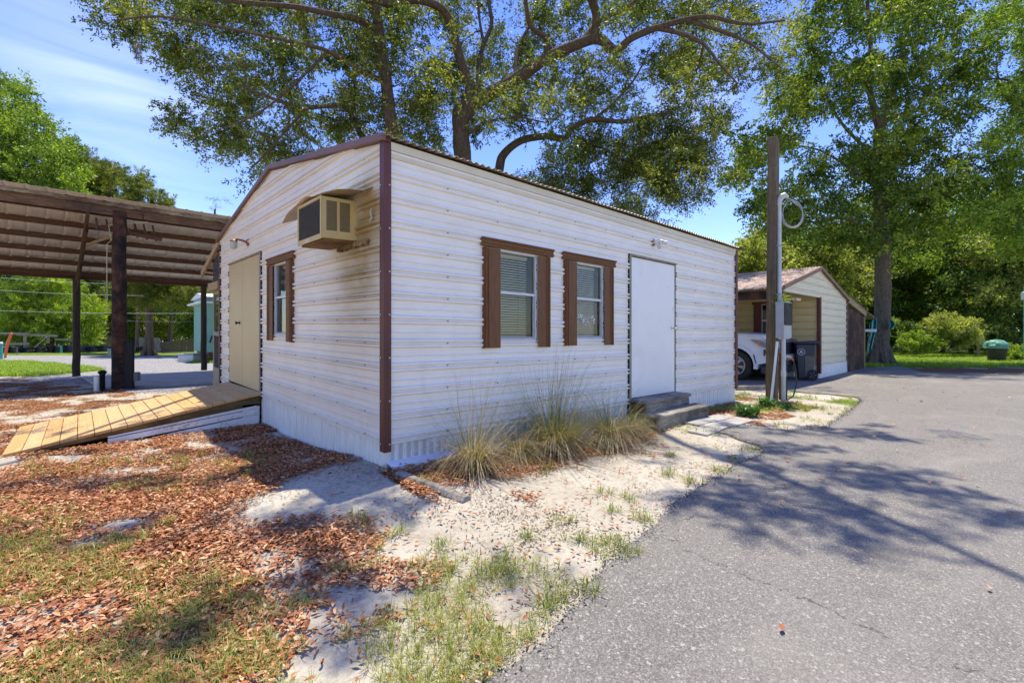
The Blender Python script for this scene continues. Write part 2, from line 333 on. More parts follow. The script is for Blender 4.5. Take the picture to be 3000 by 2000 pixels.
M['tarp'] = simple('mint_tarp', (.12, .42, .36), .5, .15, 4, bst=.4, bs=10)
M['mint'] = simple('mint_siding', (.17, .36, .29), .5, .05, 3)
M['mintp'] = simple('mint_post', (.12, .5, .36), .5, .1, 3)
M['white'] = simple('white_paint', (.72, .72, .7), .5, .06, 4)
M['siltf'] = simple('black_silt_fabric', (.035, .038, .042), .42, .4, 6, bst=1., bs=9)
M['orange'] = simple('orange_marker', (.75, .13, .03), .45)
M['teal'] = simple('teal_post', (.06, .38, .3), .5)
M['util'] = simple('sage_cabinet', (.25, .3, .24), .55, .1, 3)
M['boxw'] = simple('ribbed_white_crate', (.6, .6, .58), .5, .1, 5)
M['boxt'] = simple('tan_crate', (.55, .44, .33), .5, .1, 5)
M['darkblue'] = simple('dark_shed_wall', (.02, .035, .05), .7)
M['whitewire'] = simple('pale_wire', (.6, .6, .58), .5)

# ------------------------------------------------------------------ object helpers
ORG = {}
def hsh(p): return (p[0], p[1], p[2] - .0066 * p[0] + .0138 * p[1])   # the old house has settled a little
def thing(name, label, cat, loc=(0, 0, 0), group=None):
    o = bpy.data.objects.new(name, None); COL.objects.link(o); o.location = tuple(loc); o.empty_display_size = .2
    o['label'] = label; o['category'] = cat
    if group: o['group'] = group
    ORG[o] = np.array(loc, float); return o
def tag(o, label, cat, group=None):
    o['label'] = label; o['category'] = cat
    if group: o['group'] = group
    return o
def kind(o, k): o['kind'] = k; return o
class MB:
    def __init__(s): s.v = []; s.f = []
    def add(s, vs, fs):
        b = len(s.v); s.v += [tuple(map(float, p)) for p in vs]; s.f += [tuple(b + i for i in f) for f in fs]; return s
    def box(s, x0, x1, y0, y1, z0, z1):
        return s.add([(x0,y0,z0),(x1,y0,z0),(x1,y1,z0),(x0,y1,z0),(x0,y0,z1),(x1,y0,z1),(x1,y1,z1),(x0,y1,z1)],
                     [(0,3,2,1),(4,5,6,7),(0,1,5,4),(1,2,6,5),(2,3,7,6),(3,0,4,7)])
    def hexa(s, bot, top):
        return s.add(list(bot) + list(top), [(3,2,1,0),(4,5,6,7),(0,1,5,4),(1,2,6,5),(2,3,7,6),(3,0,4,7)])
    def beam(s, a, b, w, h, up=(0, 0, 1)):
        a = np.array(a, float); b = np.array(b, float); d = b - a; d /= np.linalg.norm(d)
        r = np.cross(d, up); r /= np.linalg.norm(r); u = np.cross(r, d)
        q = [(-1,-1),(1,-1),(1,1),(-1,1)]
        return s.hexa([a + r*w/2*i + u*h/2*j for i, j in q], [b + r*w/2*i + u*h/2*j for i, j in q])
    def tube(s, pts, rad, n=8, cap=True):
        P = [np.array(p, float) for p in pts]; m = len(P)
        rad = [rad] * m if isinstance(rad, (int, float)) else list(rad)
        T = [P[min(i+1, m-1)] - P[max(i-1, 0)] for i in range(m)]
        ref = np.array([0, 0, 1.]) if abs(T[0][2]) < .9 * np.linalg.norm(T[0]) else np.array([1., 0, 0])
        vs = []
        for i in range(m):
            t = T[i] / (np.linalg.norm(T[i]) + 1e-9); r = np.cross(t, ref); r /= np.linalg.norm(r) + 1e-9; u = np.cross(r, t); ref = u if abs(np.dot(u, t)) < .99 else ref
            vs += [P[i] + rad[i] * (math.cos(2*math.pi*k/n) * r + math.sin(2*math.pi*k/n) * u) for k in range(n)]
        fs = [(i*n+k, i*n+(k+1)%n, (i+1)*n+(k+1)%n, (i+1)*n+k) for i in range(m-1) for k in range(n)]
        if cap: fs += [tuple(range(n-1, -1, -1)), tuple((m-1)*n+k for k in range(n))]
        return s.add(vs, fs)
    def prism(s, poly, ax, a, b):           # poly in the two other axes
        n = len(poly)
        def P(p, t): return {0: (t, p[0], p[1]), 1: (p[0], t, p[1]), 2: (p[0], p[1], t)}[ax]
        return s.add([P(p, a) for p in poly] + [P(p, b) for p in poly],
                     [tuple(range(n-1, -1, -1)), tuple(range(n, 2*n))] + [(i, (i+1)%n, n+(i+1)%n, n+i) for i in range(n)])
    def sheet(s, G, th=0):                   # G[i][j] grid of points
        a = len(G); b = len(G[0]); return s.add([p for r in G for p in r], [(i*b+j, i*b+j+1, (i+1)*b+j+1, (i+1)*b+j) for i in range(a-1) for j in range(b-1)])
    def xf(s, f): s.v = [tuple(map(float, f(p))) for p in s.v]; return s
    def rotz(s, ang, c):
        ca, sa = math.cos(ang), math.sin(ang)
        return s.xf(lambda p: (c[0] + (p[0]-c[0])*ca - (p[1]-c[1])*sa, c[1] + (p[0]-c[0])*sa + (p[1]-c[1])*ca, p[2]))
    def build(s, name, m, parent=None, smooth=False, bevel=0, solid=0, fix=True, tint=None):
        me = bpy.data.meshes.new(name); o0 = ORG.get(parent, np.zeros(3))
        me.from_pydata([(p[0]-o0[0], p[1]-o0[1], p[2]-o0[2]) for p in s.v], [], s.f)
        if fix and len(s.f) < 60000:
            bm = bmesh.new(); bm.from_mesh(me); bmesh.ops.recalc_face_normals(bm, faces=bm.faces); bm.to_mesh(me); bm.free()
        if smooth:
            me.polygons.foreach_set('use_smooth', [True] * len(me.polygons)); 
        me.materials.append(M[m] if isinstance(m, str) else m)
        if tint is not None:
            at_ = me.attributes.new('tint', 'FLOAT', 'FACE'); at_.data.foreach_set('value', [tint] * len(me.polygons))
        o = bpy.data.objects.new(name, me); COL.objects.link(o)
        if parent: o.parent = parent; ORG[o] = o0
        if smooth:
            try: me.set_sharp_from_angle(angle=R_(40))
            except Exception: pass
        if solid: q = o.modifiers.new('solid', 'SOLIDIFY'); q.thickness = solid; q.offset = 0
        if bevel: q = o.modifiers.new('bevel', 'BEVEL'); q.width = bevel; q.segments = 1; q.limit_method = 'ANGLE'
        return o
def box(name, m, parent, *a, fn=None, bevel=.003, **k):
    b = MB().box(*a)
    if fn: b.xf(fn)
    return b.build(name, m, parent, bevel=bevel, **k)

def fast_mesh(name, V, FQ, m, parent=None, tint=None, k=4):
    me = bpy.data.meshes.new(name); o0 = ORG.get(parent, np.zeros(3))
    V = (V - o0).astype(np.float32); nf = len(FQ)
    me.vertices.add(len(V)); me.vertices.foreach_set('co', V.ravel())
    me.loops.add(nf * k); me.loops.foreach_set('vertex_index', FQ.astype(np.int32).ravel())
    me.polygons.add(nf); me.polygons.foreach_set('loop_start', np.arange(0, nf*k, k, dtype=np.int32))
    try: me.polygons.foreach_set('loop_total', np.full(nf, k, dtype=np.int32))
    except Exception: pass
    if tint is not None:
        a = me.attributes.new('tint', 'FLOAT', 'FACE'); a.data.foreach_set('value', tint.astype(np.float32))
    me.update(calc_edges=True); me.materials.append(M[m])
    o = bpy.data.objects.new(name, me); COL.objects.link(o)
    if parent: o.parent = parent; ORG[o] = o0
    return o
def unit(n):
    v = rng.normal(size=(n, 3)); return v / np.linalg.norm(v, axis=1, keepdims=True)
def leafquads(P, d, L, Wd, fold=.25):
    n = len(P); s = np.cross(d, unit(n)); s /= np.linalg.norm(s, axis=1, keepdims=True) + 1e-9; u = np.cross(d, s)
    L = np.broadcast_to(np.asarray(L, float), (n,))[:, None]; Wd = np.broadcast_to(np.asarray(Wd, float), (n,))[:, None]
    V = np.empty((n, 4, 3)); V[:, 0] = P; V[:, 1] = P + d*L*.45 + s*Wd*.5 + u*Wd*fold; V[:, 2] = P + d*L; V[:, 3] = P + d*L*.45 - s*Wd*.5 + u*Wd*fold
    return V.reshape(-1, 3), np.arange(4*n).reshape(n, 4)

# ================================================================== GROUND
def camxy(x, y):
    dx, dy = x - CP[0], y - CP[1]; return dx*RT[0] + dy*RT[1], dx*FW[0] + dy*FW[1]
def sg(t): return 1 / (1 + math.exp(-max(-30, min(30, t))))
def inpoly(x, y, P):
    c = False; j = len(P) - 1
    for i in range(len(P)):
        if (P[i][1] > y) != (P[j][1] > y) and x < (P[j][0]-P[i][0]) * (y-P[i][1]) / (P[j][1]-P[i][1]) + P[i][0]: c = not c
        j = i
    return c
GRAVEL = [gnd(a, b)[:2] for a, b in [(215,1098),(120,1060),(0,1052),(0,1040),(420,1036),(600,1034),(600,1041),(700,1100),(640,1140),(400,1160),(372,1140)]]
GRAVEL = [cw(-14.2, 13.6)[:2], cw(-13.9, 16.2)[:2], cw(-21, 20.5)[:2], cw(-40, 24)[:2], cw(-40, 27)[:2], cw(-16, 26)[:2], cw(-10.4, 20.2)[:2], cw(-5, 17)[:2], cw(-3.2, 12)[:2], cw(-5.6, 9.4)[:2], cw(-7.6, 9.9)[:2]]
def dens(x, y):
    """litter, green cover and gravel at a place on the ground"""
    X, D = camxy(x, y); n1 = fb(x, y, .9, 3.1, 4); n2 = fb(x, y, 2.2, 8.7, 4)
    g = 1. if inpoly(x + .25*n1, y + .25*n2, GRAVEL) else 0.
    edge = -.62 + .35 * n1 - .12 * (D - 3) if D < 5 else -.9
    li = sg((edge - X) / .2) * (.8 + .6 * n2 + .4*n1)
    if D < 2.3: li *= .55 + .45 * sg((-1.15 - X) / .2)
    if D > 5 and X < -1: li = .66 + 1.0 * n2 + .4 * n1
    # bare streak of sand beside the ramp foot
    if -6.5 < X < -2.6 and 4.3 < D < 4.95: li -= .35 + .6*n1
    gr = 0.
    if D < 2.6: gr = sg((2.3 - D + .5*n1) / .2) * (.42 + .9 * n2)
    if D < 5 and X < -2.2: gr = max(gr, .2 + 1.0 * n2 - .5*n1)
    dc = math.hypot(x + .25, y + .25); li *= 1 - .8 * sg((.85 + .5*n1 - dc) / .12)
    # planted strips along the house and the island by the pole
    if -.1 < x < 3.6 and -1.3 < y < 0: li = max(li, .85 * math.exp(-((y + .45) / .38)**2) + .5*n2)
    if 5. < x < 7.9 and -1.25 < y < .1: li = max(li, .8 + .9 * n2 - 1.0 * max(0, -y - .75))
    if 4.5 < x < 10 and -1.9 < y < .4: gr = max(gr, .2 + 1.3 * n1 + (.25 if y < -1.1 else 0)); 
    if 3.2 < x < 4.6 and -1.4 < y < -.5: gr = max(gr, .15 + 1.2*n1)
    if x > 15 or D > 26:
        gr = .92 + .5*n1; li = .0
        if 15 < D < 17.3 + .5*n1 and X > 10: li = .9; gr = 0
        elif X > 8 and D < 18.4 and D >= 17.: li = .5 + n1
    if X < -9 and 13.9 < D < 23 and not g: gr = 1.; li = 0.
    if -14 < X < -8 and 20 < D < 25 + n1: gr = 1.; g = 0
    if 13. < D < 13.9 and X < -10.5: gr = .3; li = .4
    if D < 6: gr = min(gr, .4)
    if g: li = max(0, .3 + .8*n2) if D < 13.5 else 0.; gr = 0
    return max(0, min(1, li)), max(0, min(1, gr)), g

EDGE = [gnd(*p)[:2] for p in [(1330,2130),(1460,2000),(1600,1890),(1696,1773),(1760,1700),(1824,1632),(1913,1543),(1990,1475),(2066,1416),(2150,1372),(2225,1335),(2240,1322),(2222,1310),(2150,1288),(2105,1276),(2140,1262),(2175,1251),(2230,1256),(2300,1263),(2370,1259),(2423,1250),(2470,1222),(2494,1199),(2515,1186),(2523,1172),(2505,1163),(2440,1157),(2360,1152),(2283,1140),(2150,1135)]]
random.seed(3)
def densify(P, step, jit):
    O = []
    for a, b in zip(P[:-1], P[1:]):
        a = np.array(a); b = np.array(b); n = max(1, int(np.linalg.norm(b - a) / step)); nn = np.array([-(b-a)[1], (b-a)[0]]) / (np.linalg.norm(b-a) + 1e-9)
        for i in range(n):
            p = a + (b - a) * i / n; w = jit * (fb(p[0], p[1], 2.2, 1.3) + .45*fb(p[0], p[1], 11, 4.4)); O.append(p + nn * w)
    return O
ed = densify(EDGE, .03, .035)
FAR = [np.array(p) for p in [(9.9, 6.), (13.4, 6.), (13.52, .3), (16.7, .3), (19.4, .35), (21.5, -.5), tuple(gnd(2700,1090)[:2]), tuple(gnd(3000,1099)[:2]), (20.5, -7), (12, -9), (2, -8), (-2, -6)]]  # unseen end cut short, so bright sand behind the camera lights the walls
ap = ed + FAR
ax = [tuple(p) for p in ap]
ASPH = ax
ASPS = [tuple(p[:2]) for p in EDGE] + [tuple(p) for p in FAR]
xs = np.concatenate([np.linspace(-45, -8, 60), np.arange(-8, -4, .2), np.arange(-4, 6, .07), np.arange(6, 12, .12), np.linspace(12, 60, 70)])
ys = np.concatenate([np.linspace(-60, -6, 40), np.arange(-6, -3.4, .2), np.arange(-3.4, 5.5, .07), np.arange(5.5, 20, .2), np.linspace(20, 75, 80)])
xs[0], xs[-1], ys[0], ys[-1] = -400, 400, -300, 500
GH = {}
def ground_mesh():
    nx, ny = len(xs), len(ys); V = np.empty((ny, nx, 3)); A = np.zeros((ny, nx, 3))
    for j, y in enumerate(ys):
        for i, x in enumerate(xs):
            z = terr(x, y); X, D = camxy(x, y)
            if D > -3 and abs(X) < 1.4 * D + 6 and D < 60:
                A[j, i] = dens(x, y)
                if D < 9: z += .007 * fb(x, y, 1.6, 5., 3) + .006 * fb(x, y, 7., 2., 2)
                if A[j, i, 2] and D < 30: z += .015
            else: A[j, i] = (.25, .15, 0)  # out of view: pale sand, added to bounce warm light onto the walls
            V[j, i] = (x, y, z)
    idx = np.arange(nx * ny).reshape(ny, nx)
    Fq = np.stack([idx[:-1, :-1], idx[:-1, 1:], idx[1:, 1:], idx[1:, :-1]], -1).reshape(-1, 4)
    o = fast_mesh('ground', V.reshape(-1, 3), Fq, 'ground')
    for k, nm in enumerate(('litter', 'green', 'gravel')):
        a = o.data.attributes.new(nm, 'FLOAT', 'POINT'); a.data.foreach_set('value', A[:, :, k].ravel().astype(np.float32))
    o.data.polygons.foreach_set('use_smooth', [True] * len(o.data.polygons))
    kind(o, 'structure'); return o
ground_mesh()
def sheet_from_poly(name, P, zf, m, step=.2, th=.03, box=None):
    pts = [Vector((p[0], p[1])) for p in P]; n = len(pts); ins = []
    x0, x1, y0, y1 = box
    for x in np.arange(x0, x1, step):
        for y in np.arange(y0, y1, step):
            if inpoly(x, y, ASPS) and min((x-q[0])**2 + (y-q[1])**2 for q in EDGE) > .01: ins.append(Vector((x + random.uniform(-.02, .02), y + random.uniform(-.02, .02))))
    r = geometry.delaunay_2d_cdt(pts + ins, [(i, (i+1) % n) for i in range(n)], [], 1, 1e-4)
    # skirt round the rim gives the sheet its thickness
    vs = [(v[0], v[1], zf(v[0], v[1])) for v in r[0]]; fs = [tuple(f) for f in r[2]]; b = len(vs)
    e = {}
    for f in fs:
        for a, c in zip(f, f[1:] + f[:1]): e[(a, c)] = 1
    rim = [(a, c) for (a, c) in e if (c, a) not in e]
    dup = {}
    for a, c in rim:
        for q in (a, c):
            if q not in dup: dup[q] = len(vs); vs.append((vs[q][0], vs[q][1], vs[q][2] - th))
        fs.append((a, dup[a], dup[c], c))
    mb = MB(); mb.v = vs; mb.f = fs
    return mb.build(name, m)
kind(sheet_from_poly('driveway', ASPH, lambda x, y: terr(x, y) + .014 + .004 * fb(x, y, .8, 3.), 'asphalt', .22, .03, (-3, 20, -8, 3)), 'structure')

# stepping slabs at the foot of the steps
pv = kind(thing('paved_walk', 'grey concrete pavers at the foot of the wooden steps', 'walkway', (4.3, -.8, 0)), 'structure')
del pv['category']; del pv['label']
zp = lambda x, y: terr(x, y)
k = 0
for i in range(4):
    for j in range(2):
        x0 = 3.72 + i*.4; y0 = -1.02 + j*.27 + (.02 if i % 2 else 0)
        x1, y1 = x0 + .385, y0 + .255
        if i == 0 and j == 1: continue
        q = MB().hexa([(x0,y0,zp(x0,y0)-.04),(x1,y0,zp(x1,y0)-.04),(x1,y1,zp(x1,y1)-.04),(x0,y1,zp(x0,y1)-.04)],
                      [(x0,y0,zp(x0,y0)+.026),(x1,y0,zp(x1,y0)+.024+.004*(i%3)),(x1,y1,zp(x1,y1)+.026),(x0,y1,zp(x0,y1)+.024)])
        q.build('paver', 'paver', pv, bevel=.006)

# ================================================================== HOUSE
HL, HW, ZB, ZE, ZR = 7.1, 6.19, .18, 2.73, 3.235
house = thing('metal_sided_house', 'long white ribbed metal house with dark red corner trim and brown window shutters', 'house', (0, 0, 0))
def rib(z):
    """how far the metal sheet stands out at a height above the sill"""
    t = ((z - ZB) % .2032); h = 0.
    for c, w, hh in ((.022, .019, .024), (.068, .019, .024), (.138, .008, .010)):
        d = abs(t - c)
        if d < w: h = max(h, hh * math.cos(min(1, max(0, d / w - .3) / .7) * math.pi / 2)**1.4)
    return h
ZS = []
zz_ = ZB
while zz_ < 3.4:
    for o_ in (0, .002, .009, .015, .029, .035, .042, .048, .055, .061, .075, .081, .088, .130, .1352, .1408, .146): ZS.append(zz_ + o_)
    zz_ += .2032
def siding(name, m, axis, u0, u1, top, z0, z1, holes, off=0., fn=hsh, flip=-1, parent=None, pl=0.):
    """ribbed sheet from z0 to z1 along u; top(u) is the roof line; holes are (u0,u1,z0,z1)"""
    cuts = sorted({u0, u1, *[c for h in holes for c in h[:2] if u0 < c < u1], *np.linspace(u0, u1, 9)[1:-1]})
    mb = MB()
    for a, b in zip(cuts[:-1], cuts[1:]):
        mid = (a + b) / 2; ivs = [(z0, z1)]
        for h in holes:
            if h[0] <= mid <= h[1]:
                ivs = [s for (p, q) in ivs for s in ((p, min(q, h[2])), (max(p, h[3]), q)) if s[1] - s[0] > 1e-4]
        for p, q in ivs:
            zs = [p] + [z for z in ZS if p + 1e-4 < z < q - 1e-4] + [q]; G = []
            for z in zs:
                ra = min(z, top(a)); rb = min(z, top(b)); r = rib(z) + off
                w = .0016 * fb(mid, z, 1.4, 6.)
                def P(u, zc):
                    r2 = r + .002 * noise.noise(Vector((u * .9, zc * 1.7, 3.)))
                    return (u, pl + flip * r2, zc) if axis == 0 else (pl + flip * r2, u, zc)
                G.append([P(a, ra), P(b, rb)])
            mb.sheet(G)
    if fn: mb.xf(fn)
    # drop collapsed strips above the roof line
    keep = []
    for f in mb.f:
        p = [np.array(mb.v[i]) for i in f]
        if np.linalg.norm(np.cross(p[2] - p[0], p[3] - p[1])) > 1e-7: keep.append(f)
    mb.f = keep
    if keep: return mb.build(name, m, parent, fix=False)
RH = [(1.249, 1.79, 1.06, 1.98), (2.455, 2.995, 1.07, 1.985), (3.575, 4.85, .1, 2.215)]
LH = [(2.469, 3.005, 1.06, 1.97), (3.60, 5.53, .1, 2.225), (.545, 1.13, 1.96, 2.33)]
seams = [ZB, ZB + .9144, ZB + 1.8288, 3.4]
gl = lambda y: ZE - .03 + (ZR - ZE) * (1 - abs(y - HW/2) / (HW/2)) + .02
for i in range(3):
    for (ua, ub) in (((.03, 3.575), (4.85, HL - .02)) if i < 2 else ((.03, HL - .02),)):
        siding('siding_panel', 'siding', 0, ua, ub, lambda u: ZE - .02, seams[i], min(seams[i+1] + .012, ZE - .02), RH, off=.003*i, parent=house)
    for (ua, ub) in (((.03, 3.60), (5.53, HW - .02)) if i < 2 else ((.03, HW - .02),)):
        siding('siding_panel', 'gable', 1, ua, ub, gl, seams[i], seams[i+1] + .012, LH, off=.003*i, parent=house)
# far and back walls
b = MB().add([(HL, 0, .1), (HL, HW, .1), (HL, HW, ZE), (HL, HW/2, ZR), (HL, 0, ZE)], [(0, 1, 2, 3, 4)]).add([(0, HW, .1), (HL, HW, .1), (HL, HW, ZE), (0, HW, ZE)], [(0, 1, 2, 3)]).xf(hsh)
b.build('rear_wall', 'siding', house, solid=.03)
# dark interior behind the openings
MB().box(.12, HL - .1, .12, HW - .1, .15, 2.6).xf(hsh).build('interior', 'room', house)
# screws
sc = MB(); sc2 = MB()
def scr(mb, x, y, z, ax):
    p = np.array(hsh((x, y, z))); s_ = .0055
    mb.box(p[0]-(s_ if ax == 0 else .003), p[0]+(s_ if ax == 0 else .003), p[1]-(s_ if ax == 1 else .003), p[1]+(s_ if ax == 1 else .003), p[2]-s_, p[2]+s_)
nrow = 0
z = ZB + .044
while z < 3.2:
    for u in np.arange(.62, 7.0, .61):
        if z < 2.6 and not any(h[0]-.25 < u < h[1]+.22 and h[2] - .1 < z < h[3] + .05 for h in RH): scr(sc, u, -.008 - .003*(z > 1.1), z, 0)
    for u in np.arange(.38, 6.1, .61):
        if z < gl(u) - .06 and not any(h[0]-.25 < u < h[1]+.25 and h[2] - .1 < z < h[3] + .05 for h in LH): scr(sc, -.006 - .003*(z > 1.1), u, z, 1)
    z += .2032
kind(sc.build('siding_screws', 'screw', house), 'stuff')
# corner trims (formed channels)
def trim(x, y, z0, z1, wx, wy, m='redtrim', sx=1, sy=1, name='corner_trim'):
    t = .034
    b = MB().prism([(x - sx*t, y - sy*t), (x + sx*wx, y - sy*t), (x + sx*wx, y - sy*(t-.012)), (x + sx*.012, y + sy*.0), (x - sx*(t-.012), y + sy*wy), (x - sx*t, y + sy*wy)], 2, z0, z1).xf(hsh)
    return b.build(name, m, house, bevel=.002)
trim(0, 0, .135, ZE + .005, .034, .044)
trim(HL, 0, .14, ZE - .02, .06, .06, sx=-1)
trim(0, HW, .14, ZE - .1, .03, .035, m='redtrim', sy=-1)
for z in np.arange(.2, 2.7, .36):
    for (x, y, a) in ((.018, -.032, 0), (-.032, .026, 1)): scr(sc2, x, y, z, a)
kind(sc2.build('trim_screws', 'screwl', house), 'stuff')
# vertical ribbed skirting
def skirt(ax, u0, u1, n, name='skirting'):
    G = [[], []]; us = []
    for i in range(n + 1):
        u = u0 + (u1 - u0) * i / n; us.append(u)
    G = []
    u = u0; k = 0
    pts = []
    while u < u1:
        for du, d in ((0, 0), (.008, .011), (.03, .011), (.038, 0)): pts.append((min(u + du, u1), d))
        u += .078
    for z in (0, 1):
        row = []
        for (uu, d) in pts:
            zt = ZB + .012 if z else terr(uu if ax == 0 else 0, 0 if ax == 0 else uu) - .05
            q = -(.000 + d * .9) + .006
            p = (uu, q, zt) if ax == 0 else (q, uu, zt)
            if z: p = hsh(p)
            row.append(p)
        G.append(row)
    return MB().sheet(G).build(name, 'skirt', house, fix=False)
skirt(0, .005, 3.56, 1); skirt(0, 4.86, HL - .01, 1); skirt(1, .005, 3.62, 1); skirt(1, 5.55, HW - .05, 1)
# perforations of the vented first skirting sheet
pf = MB()
for c_ in range(7):
    for a in range(6):
        for r_ in range(22):
            x = .05 + c_ * .078 + a * .0062 + (.003 if r_ % 2 else 0); zc = .045 + r_ * .0066
            if c_ > 4 and r_ > 14: continue
            pf.add([(x, .0052, zc), (x + .0022, .0052, zc), (x + .0022, .0052, zc + .003), (x, .0052, zc + .003)], [(0, 1, 2, 3)])
kind(pf.xf(lambda p: (p[0], -.0005 + .006 - .0015, p[2])).build('vent_perforations', 'seal', house, fix=False), 'stuff')
# eave board, roofline trim
MB().box(.004, HL + .02, -.033, .0, ZE - .075, ZE - .005).xf(hsh).build('eave_flashing', 'fascia', house, bevel=.003)
MB().box(0, HL + .02, -.022, .0, ZE - .135, ZE - .077).xf(hsh).build('eave_flashing', 'fascia', house, bevel=.003)
for (ya, yb, za, zb) in ((-.06, HW/2, ZE + .0, ZR + .02), (HW/2, HW + .12, ZR + .02, ZE - .03)):
    h_ = .066
    MB().prism([(ya, za - h_*.35), (yb, zb - h_*.35 if yb < HW else zb - h_*.35), (yb, zb + h_*.6), (ya, za + h_*.6)], 0, -.065, -.028).xf(hsh).build('rake_trim', 'rust', house, bevel=.004)
MB().prism([(-.05, ZE - .02), (HW/2, ZR - .012), (HW/2, ZR + .03), (-.05, ZE + .03)], 0, -.03, .02).xf(hsh).build('rake_trim', 'redtrim', house)
# corrugated roof: panels laid down the slope
def roof_panels(name, m, parent, u0, u1, wpan, pitch, amp, lo, hi, ax=0, n_per=8, fn=hsh, jag=.0):
    """waves run along u; each sheet goes from lo=(v,z) to hi=(v,z)"""
    u = u0
    while u < u1 - .01:
        ue = min(u + wpan, u1); ns = max(2, int((ue - u) / pitch * n_per)); rows = []
        j0 = random.uniform(-jag, jag); lift = .004 * (int((u - u0) / wpan) % 2)
        for t in (0, .02, .5, 1):
            r_ = []
            for i in range(ns + 1):
                uu = u + (ue - u + .02) * i / ns; w = amp * math.sin(2*math.pi*(uu - u0) / pitch)
                if pitch > .2: w = amp * max(0, 1 - abs(((uu - u0) % pitch) - pitch/2) / (pitch * .11)) 
                v_ = lo[0] + (hi[0] - lo[0]) * t - (j0 if t == 0 else 0); z_ = lo[1] + (hi[1] - lo[1]) * t + w + lift
                r_.append((uu, v_, z_) if ax == 0 else (v_, uu, z_))
            rows.append(r_)
        mb = MB().sheet(rows)
        if fn: mb.xf(fn)
        mb.build(name, m, parent, smooth=False, solid=.004, fix=False)
        u = ue
roof_panels('roof_sheet', 'roofh', house, -.03, HL + .12, .66, .076, .0095, (-.085, ZE + .015), (HW/2, ZR + .035))
roof_panels('roof_sheet', 'roofh', house, -.03, HL + .12, .66, .076, .0095, (HW + .12, ZE - .02), (HW/2, ZR + .035))
MB().box(HL - .01, HL + .16, -.1, .05, ZE - .0, ZE + .03).xf(hsh).build('rake_trim', 'blackmetal', house)

# windows
def window(ax, a0, a1, z0, z1, shut, val, blindm, mirror=False, smudge=False):
    """ax 0: in the y=0 wall, ax 1: in the x=0 wall"""
    def tr(p):                                   # p = (u, out, z)
        q = (p[0], -p[1], p[2]) if ax == 0 else (-p[1], p[0], p[2]); return hsh(q)
    w = MB(); f = .016
    for (c0, c1, d0, d1) in ((a0, a0+f, z0, z1), (a1-f, a1, z0, z1), (a0, a1, z0, z0+f), (a0, a1, z1-f, z1)): w.box(c0, c1, -.06, .012, d0, d1)
    fr = w.xf(tr).build('window', 'alum', house, bevel=.002); fr['label'] = None; del fr['label']
    zm = z0 + (z1 - z0) * .53
    g = .022
    MB().box(a0+f, a1-f, -.012, .002, zm - .012, zm + .016).xf(tr).build('sash', 'alum', fr, bevel=.002)
    lo = MB()
    for (c0, c1, d0, d1) in ((a0+f, a0+f+g, z0+f, zm-.012), (a1-f-g, a1-f, z0+f, zm-.012), (a0+f+g, a1-f-g, z0+f, z0+f+g)): lo.box(c0, c1, -.02, -.004, d0, d1)
    lo.xf(tr).build('sash', 'alumdirty', fr, bevel=.002)
    for (p0, p1, po, q0, q1) in ((a0+f, a1-f, -.016, zm+.014, z1-f), (a0+f+g, a1-f-g, -.023, z0+f+g, zm-.012)):
        MB().add([(p0, po, q0), (p1, po, q0), (p1, po, q1), (p0, po, q1)] if ax == 0 else [(p1, po, q0), (p0, po, q0), (p0, po, q1), (p1, po, q1)], [(0, 1, 2, 3)]).xf(tr).build('pane', 'pane', fr, fix=False)
    # room-side reveal seen past the blind
    MB().box(a1-f-.004, a1-f, -.19, -.03, z0+f, z1-f).xf(tr).build('reveal', 'alumdirty', fr)
    MB().box(a0+f-.002, a0+f+.002, -.19, -.03, z0+f, z1-f).xf(tr).build('reveal', 'alumdirty', fr)
    MB().box(a0, a1, -.22, -.19, z0, z1).xf(tr).build('curtain_backing', 'room', fr)
    bl = MB(); z = z0 + f + .02; b0, b1 = (a0 + f + .003, a1 - f - .035)
    while z < z1 - f - .01:
        bl.add([(b0, -.086, z), (b1, -.086, z + .001), (b1, -.104, z + .019), (b0, -.104, z + .018)], [(0, 1, 2, 3)]); z += .0265
    bl.box(b0, b1, -.115, -.08, z1 - f - .03, z1 - f)
    kind(bl.xf(tr).build('blind', blindm, fr, fix=False), 'stuff')
    MB().tube([tr((b0 + (b1-b0)*.72, -.078, z1 - .05)), tr((b0 + (b1-b0)*.72, -.078, z0 + .1))], .0025, 5).build('blind_cord', 'alumdirty', fr)
    for s0, s1 in shut:
        s_ = MB(); n_ = 6; bow = .004
        for (c0, c1, d0, d1) in ((s0, s1, .03, .036),): s_.box(c0, c1, d0, d1, z0 - .075, z1 + .0)
        edge = s0 if s0 < (a0+a1)/2 else s1 - .0; sgn = 1 if s0 < (a0+a1)/2 else -1
        for q in (.02, .055):
            c = edge + sgn * q; s_.prism([(c - .009, .036), (c - .004, .048), (c + .004, .048), (c + .009, .036)], 2, z0 - .075, z1)
        s_.box(min(edge, edge + sgn*.006), max(edge, edge + sgn*.006), -.004, .041, z0 - .078, z1)
        s_.xf(tr).build('shutter', 'shutter', house, bevel=.0015)
    v0, v1 = val
    v = MB().prism([(.012, z1 + .01), (.044, z1 + .012), (.05, z1 + .03), (.036, z1 + .045), (.042, z1 + .07), (.06, z1 + .082), (.055, z1 + .095), (.008, z1 + .095)], 0, v0, v1)
    # prism axis 0 gives (u, out, z)
    v.xf(tr).build('window_hood', 'shutter', house, bevel=.0015)
window(0, 1.249, 1.79, 1.06, 1.98, ((1.034, 1.249), (1.796, 1.987)), (1.003, 2.04), 'blind')
window(0, 2.455, 2.995, 1.07, 1.985, ((2.241, 2.455), (2.998, 3.192)), (2.2, 3.235), 'blindw')
window(1, 2.469, 3.005, 1.06, 1.97, ((3.005, 3.234), (2.256, 2.469)), (2.2, 3.255), 'blindw')
